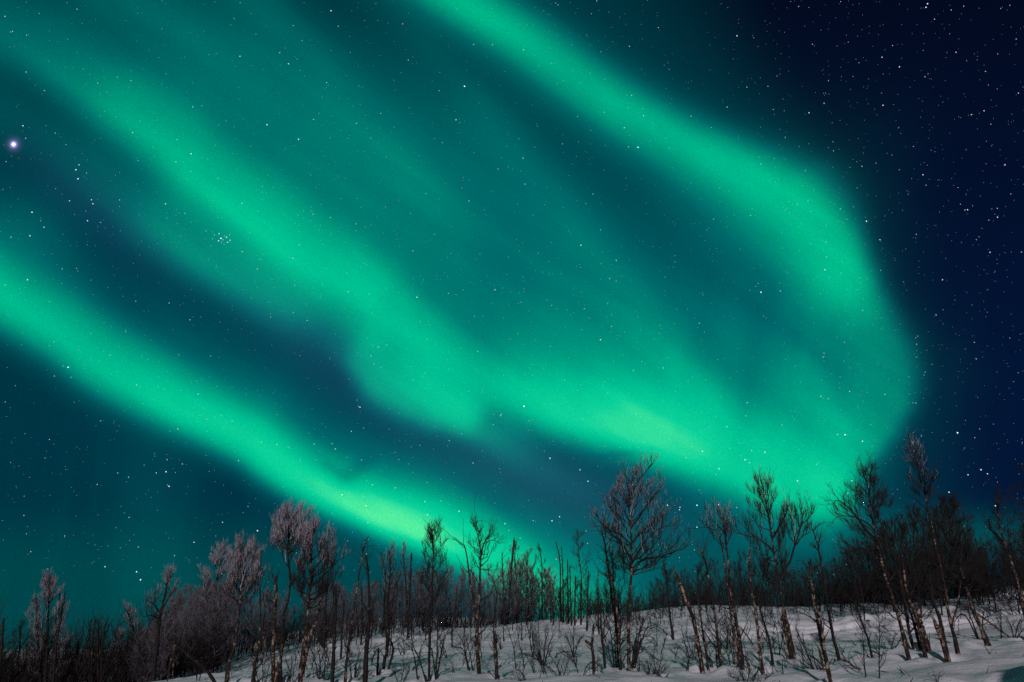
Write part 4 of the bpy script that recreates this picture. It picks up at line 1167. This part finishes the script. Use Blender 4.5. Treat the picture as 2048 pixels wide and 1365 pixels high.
wood(22, (640, 960), (36, 52), [(640, 1185, 24), (800, 1165, 24), (960, 1160, 24)], 'thin bare dead pole on the snow slope left of the ragged lone stump', 'thin dead poles on the left slope', ('pole',), name='dead_tree', cat='dead tree')
wood(24, (990, 1340), (40, 56), [(990, 1150, 24), (1150, 1150, 24), (1340, 1165, 24)], 'thin bare dead pole on the snow slope around the tallest birch', 'thin dead poles on the middle slope', ('pole',), name='dead_tree', cat='dead tree')
wood(20, (1350, 1700), (42, 60), [(1350, 1160, 22), (1500, 1140, 22), (1700, 1150, 22)], 'thin bare dead pole on the upper snow slope behind the pale dead birches', 'thin dead poles on the right slope', ('pole',), name='dead_tree', cat='dead tree')

# ------------------------------------------------------------------ undergrowth: the fine bare brush between the trees, too dense to count
ub = Bag()


def brush(n, px, dist, hgt, n2=7, n3=3):
    xs = RNG.uniform(px[0], px[1], n)
    D = RNG.uniform(dist[0], dist[1], n)
    d = np.array([ray(x, 1285)[:2] for x in xs])
    X, Y = d[:, 0] * D, d[:, 1] * D
    Z = ground(X, Y)
    h = hgt[0] + (hgt[1] - hgt[0]) * RNG.random(n) ** 1.6
    P = np.zeros((n, 6, 3))
    s = np.linspace(0, 1, 6)
    lean = RNG.normal(size=(n, 2)) * .18
    P[:, :, 0] = X[:, None] + lean[:, :1] * h[:, None] * s + RNG.normal(size=(n, 6)) * .03 * h[:, None] * s
    P[:, :, 1] = Y[:, None] + lean[:, 1:] * h[:, None] * s
    P[:, :, 2] = Z[:, None] - .1 + h[:, None] * s
    rm = .0000085 * D.mean() * 10
    R = np.outer(np.clip(h * .011, .008, .03), 1 - .8 * s)
    ub.add(P, R, 4)
    P2, R2 = spawn(P, R, n2, .1, 1.0, .42, .55, .7, 4, rm)
    ub.add(P2, R2, 3)
    P3, R3 = spawn(P2, R2, n3, .2, 1.0, .5, .45, .7, 3, rm * .8)
    ub.add(P3, R3, 3)


brush(620, (-90, 300), (30, 52), (.6, 2.7))
brush(420, (270, 460), (34, 58), (.6, 2.4))
brush(320, (440, 660), (46, 70), (.5, 2.2))
brush(420, (640, 900), (50, 74), (.4, 1.8))
brush(440, (880, 1200), (56, 74), (.4, 1.7))
brush(300, (1180, 1420), (58, 74), (.5, 2.2))
brush(480, (1380, 1720), (60, 78), (.8, 3.0))
brush(520, (1680, 2000), (57, 76), (1.0, 3.6))
brush(160, (1960, 2140), (46, 70), (.8, 3.0))
brush(420, (1180, 2040), (44, 62), (.25, 1.2))
u_o = ub.build('undergrowth', M_TWIG, None)
u_o['kind'] = 'stuff'

# ------------------------------------------------------------------ bits of twig that stick out of the snow, too many to count
lb_ = Bag()
n_ = 900
xs_ = RNG.uniform(380, 2040, n_)
D_ = RNG.uniform(15, 56, n_)
P_ = []
for px_, dd in zip(xs_, D_):
    q_ = ray(px_, 1285)
    x_, y_ = q_[0] * dd, q_[1] * dd
    z_ = gz(x_, y_)
    a_, l_, e_ = RNG.uniform(0, 6.28), RNG.uniform(.06, .35), RNG.uniform(.1, 1.2)
    v_ = np.array([math.cos(a_) * math.cos(e_), math.sin(a_) * math.cos(e_), math.sin(e_)]) * l_
    o_ = np.array([x_, y_, z_ - .02])
    P_.append([o_, o_ + v_ * .5 + RNG.normal(size=3) * .01, o_ + v_])
P_ = np.array(P_)
lb_.add(P_, np.outer(RNG.uniform(.004, .011, n_), [1, .8, .4]), 4)
l_o = lb_.build('twig_litter', M_TWIG, None)
l_o['kind'] = 'stuff'

# ------------------------------------------------------------------ hollows melted and blown round the nearer trunks
_gm = bpy.data.objects['snow_ground'].data
_co = np.empty(len(_gm.vertices) * 3, np.float32)
_gm.vertices.foreach_get('co', _co)
_co = _co.reshape(-1, 3)
for wx, wy, wr in WELLS:
    _r = np.hypot(_co[:, 0] - wx, _co[:, 1] - wy)
    _k = np.nonzero(_r < wr * 7)[0]
    _q = _r[_k] / wr
    _co[_k, 2] += -.11 * np.exp(-(_q / 1.7)**2) + .045 * np.exp(-((_q - 3.2) / 1.3)**2)
_gm.vertices.foreach_set('co', _co.ravel())
_gm.update()

# ------------------------------------------------------------------ stars: small glowing bodies very far away
STARS = [(27, 289, 5.2), (929, 173, 2.6), (912, 240, 1.9), (534, 250, 2.2), (597, 279, 2.0), (662, 22, 2.1), (577, 128, 1.9), (1276, 295, 2.4), (1522, 585, 2.4), (1048, 813, 2.6),
         (1162, 491, 1.9), (1201, 680, 1.9), (1733, 443, 2.2), (1855, 8, 2.2), (1852, 15, 2.2), (1474, 72, 2.0), (1799, 134, 2.0), (1764, 115, 1.8), (1766, 211, 1.9), (1618, 226, 1.9), (1846, 350, 1.9),
         (1912, 105, 1.7), (1915, 866, 3.0), (1690, 870, 2.3), (1725, 883, 2.0), (1704, 962, 2.0), (1962, 940, 2.3), (1936, 950, 2.0), (1975, 948, 2.0), (1898, 985, 2.2), (1991, 1012, 2.4), (136, 735, 2.4),
         (332, 944, 2.2), (338, 973, 2.2), (210, 1134, 1.9), (273, 1144, 2.2), (281, 1160, 2.4), (388, 1085, 1.8), (515, 1062, 2.2), (445, 1045, 1.8), (152, 340, 2.2), (156, 358, 2.3), (158, 330, 1.8),
         (64, 425, 2.2), (55, 560, 2.0), (46, 252, 2.0), (175, 442, 2.0), (186, 408, 2.0), (183, 400, 1.8), (60, 472, 2.0), (88, 455, 1.8), (139, 402, 1.7), (331, 408, 1.8), (382, 308, 2.0), (480, 113, 1.8),
         (1100, 917, 2.1), (1104, 1042, 2.0), (1119, 1034, 1.9), (1160, 940, 1.8), (1176, 963, 1.9), (1335, 1011, 2.0), (1360, 1015, 1.8), (1394, 1011, 2.3), (1394, 1055, 2.0), (1359, 1020, 1.7),
         (1437, 1010, 2.0), (1595, 962, 2.2), (918, 1023, 1.9), (1010, 1048, 1.8), (1490, 920, 1.9), (1438, 938, 1.8), (990, 580, 1.7), (834, 595, 1.9), (720, 815, 1.8), (1530, 905, 1.9), (1405, 903, 1.9),
         (425, 478, 1.2), (429, 470, 1.3), (438, 468, 2.0), (442, 477, 2.7), (437, 482, 2.2), (446, 480, 1.6), (448, 489, 1.2), (453, 475, 2.2), (459, 470, 1.3), (460, 481, 1.9), (455, 485, 2.0), (449, 472, 1.3), (443, 485, 1.4),
         (684, 990, 2.0), (732, 1012, 1.9), (855, 1030, 1.8), (1650, 540, 1.9), (1760, 480, 1.8), (1885, 560, 1.9), (1980, 505, 1.9), (1935, 420, 1.9), (2010, 330, 1.9), (1968, 222, 1.8), (1995, 435, 1.9)]
RS_ = np.random.default_rng(99)
pos, siz, colr = [], [], []
for x, y, s in STARS:
    pos.append((x, y))
    siz.append(s)
    colr.append((.80, .82, 1.0) if s > 2.8 else (.50, .68, 1.0) if 420 < x < 465 else (.70, .85, 1.0))
N_ = 8600
xy = np.stack([RS_.uniform(-500, 2550, N_), RS_.uniform(-350, 1150, N_)], 1)
keep = RS_.random(N_) < np.where(xy[:, 0] > 1450 + (xy[:, 1] - 200) * .35, 1.0, .62)
for p in xy[keep]:
    pos.append(tuple(p))
    siz.append(min(.58 + .28 * RS_.pareto(2.6), 1.4) if RS_.random() > .035 else RS_.uniform(1.1, 1.6))
    k = RS_.random()
    colr.append((.6, .8, 1.0) if k < .55 else (.95, .95, 1.0) if k < .93 else (1.0, .8, .65))
V_, Q_, CC_ = [], [], []
FAR = 6000.0
OCT = np.array([(1, 0, 0), (-1, 0, 0), (0, 1, 0), (0, -1, 0), (0, 0, 1), (0, 0, -1)], float)
OF = [(0, 2, 4), (2, 1, 4), (1, 3, 4), (3, 0, 4), (2, 0, 5), (1, 2, 5), (3, 1, 5), (0, 3, 5)]
tr_ = []
for (x, y), s, c in zip(pos, siz, colr):
    a, b = x - 1024.0, 682.5 - y
    v = np.array([a, CT * FPX - ST * b, ST * FPX + CT * b])
    nv = np.linalg.norm(v)
    dist = FAR * (1 + .1 * RS_.random())
    r = min(s, 2.6) * .60 * dist / nv if s < 4 else 3.6 * dist / nv
    p = v / nv * dist + np.array([0, 0, CAM_Z])
    k = len(V_) * 6
    V_.append(p + OCT * r)
    tr_ += [(k + i, k + j, k + l) for i, j, l in OF]
    lum = min(.30 + .62 * s, 3.2) if s < 4 else 4.0
    CC_ += [(*[q * lum for q in c], 1)] * 6
m_star, nt_, b_ = new_mat('star_glow')
nt_.nodes.remove(b_)
em = nt_.nodes.new('ShaderNodeEmission')
at_ = nt_.nodes.new('ShaderNodeAttribute')
at_.attribute_name = 'star_light'
nt_.links.new(at_.outputs['Color'], em.inputs['Color'])
nt_.links.new(em.outputs[0], nt_.nodes['Material Output'].inputs['Surface'])
m_star.cycles.emission_sampling = 'NONE'
st_o = mesh_obj('stars', np.concatenate(V_), np.zeros((0, 4)), m_star, None, False, np.array(tr_))
ca = st_o.data.color_attributes.new('star_light', 'FLOAT_COLOR', 'POINT')
ca.data.foreach_set('color', np.array(CC_, np.float32).ravel())
st_o['kind'] = 'stuff'
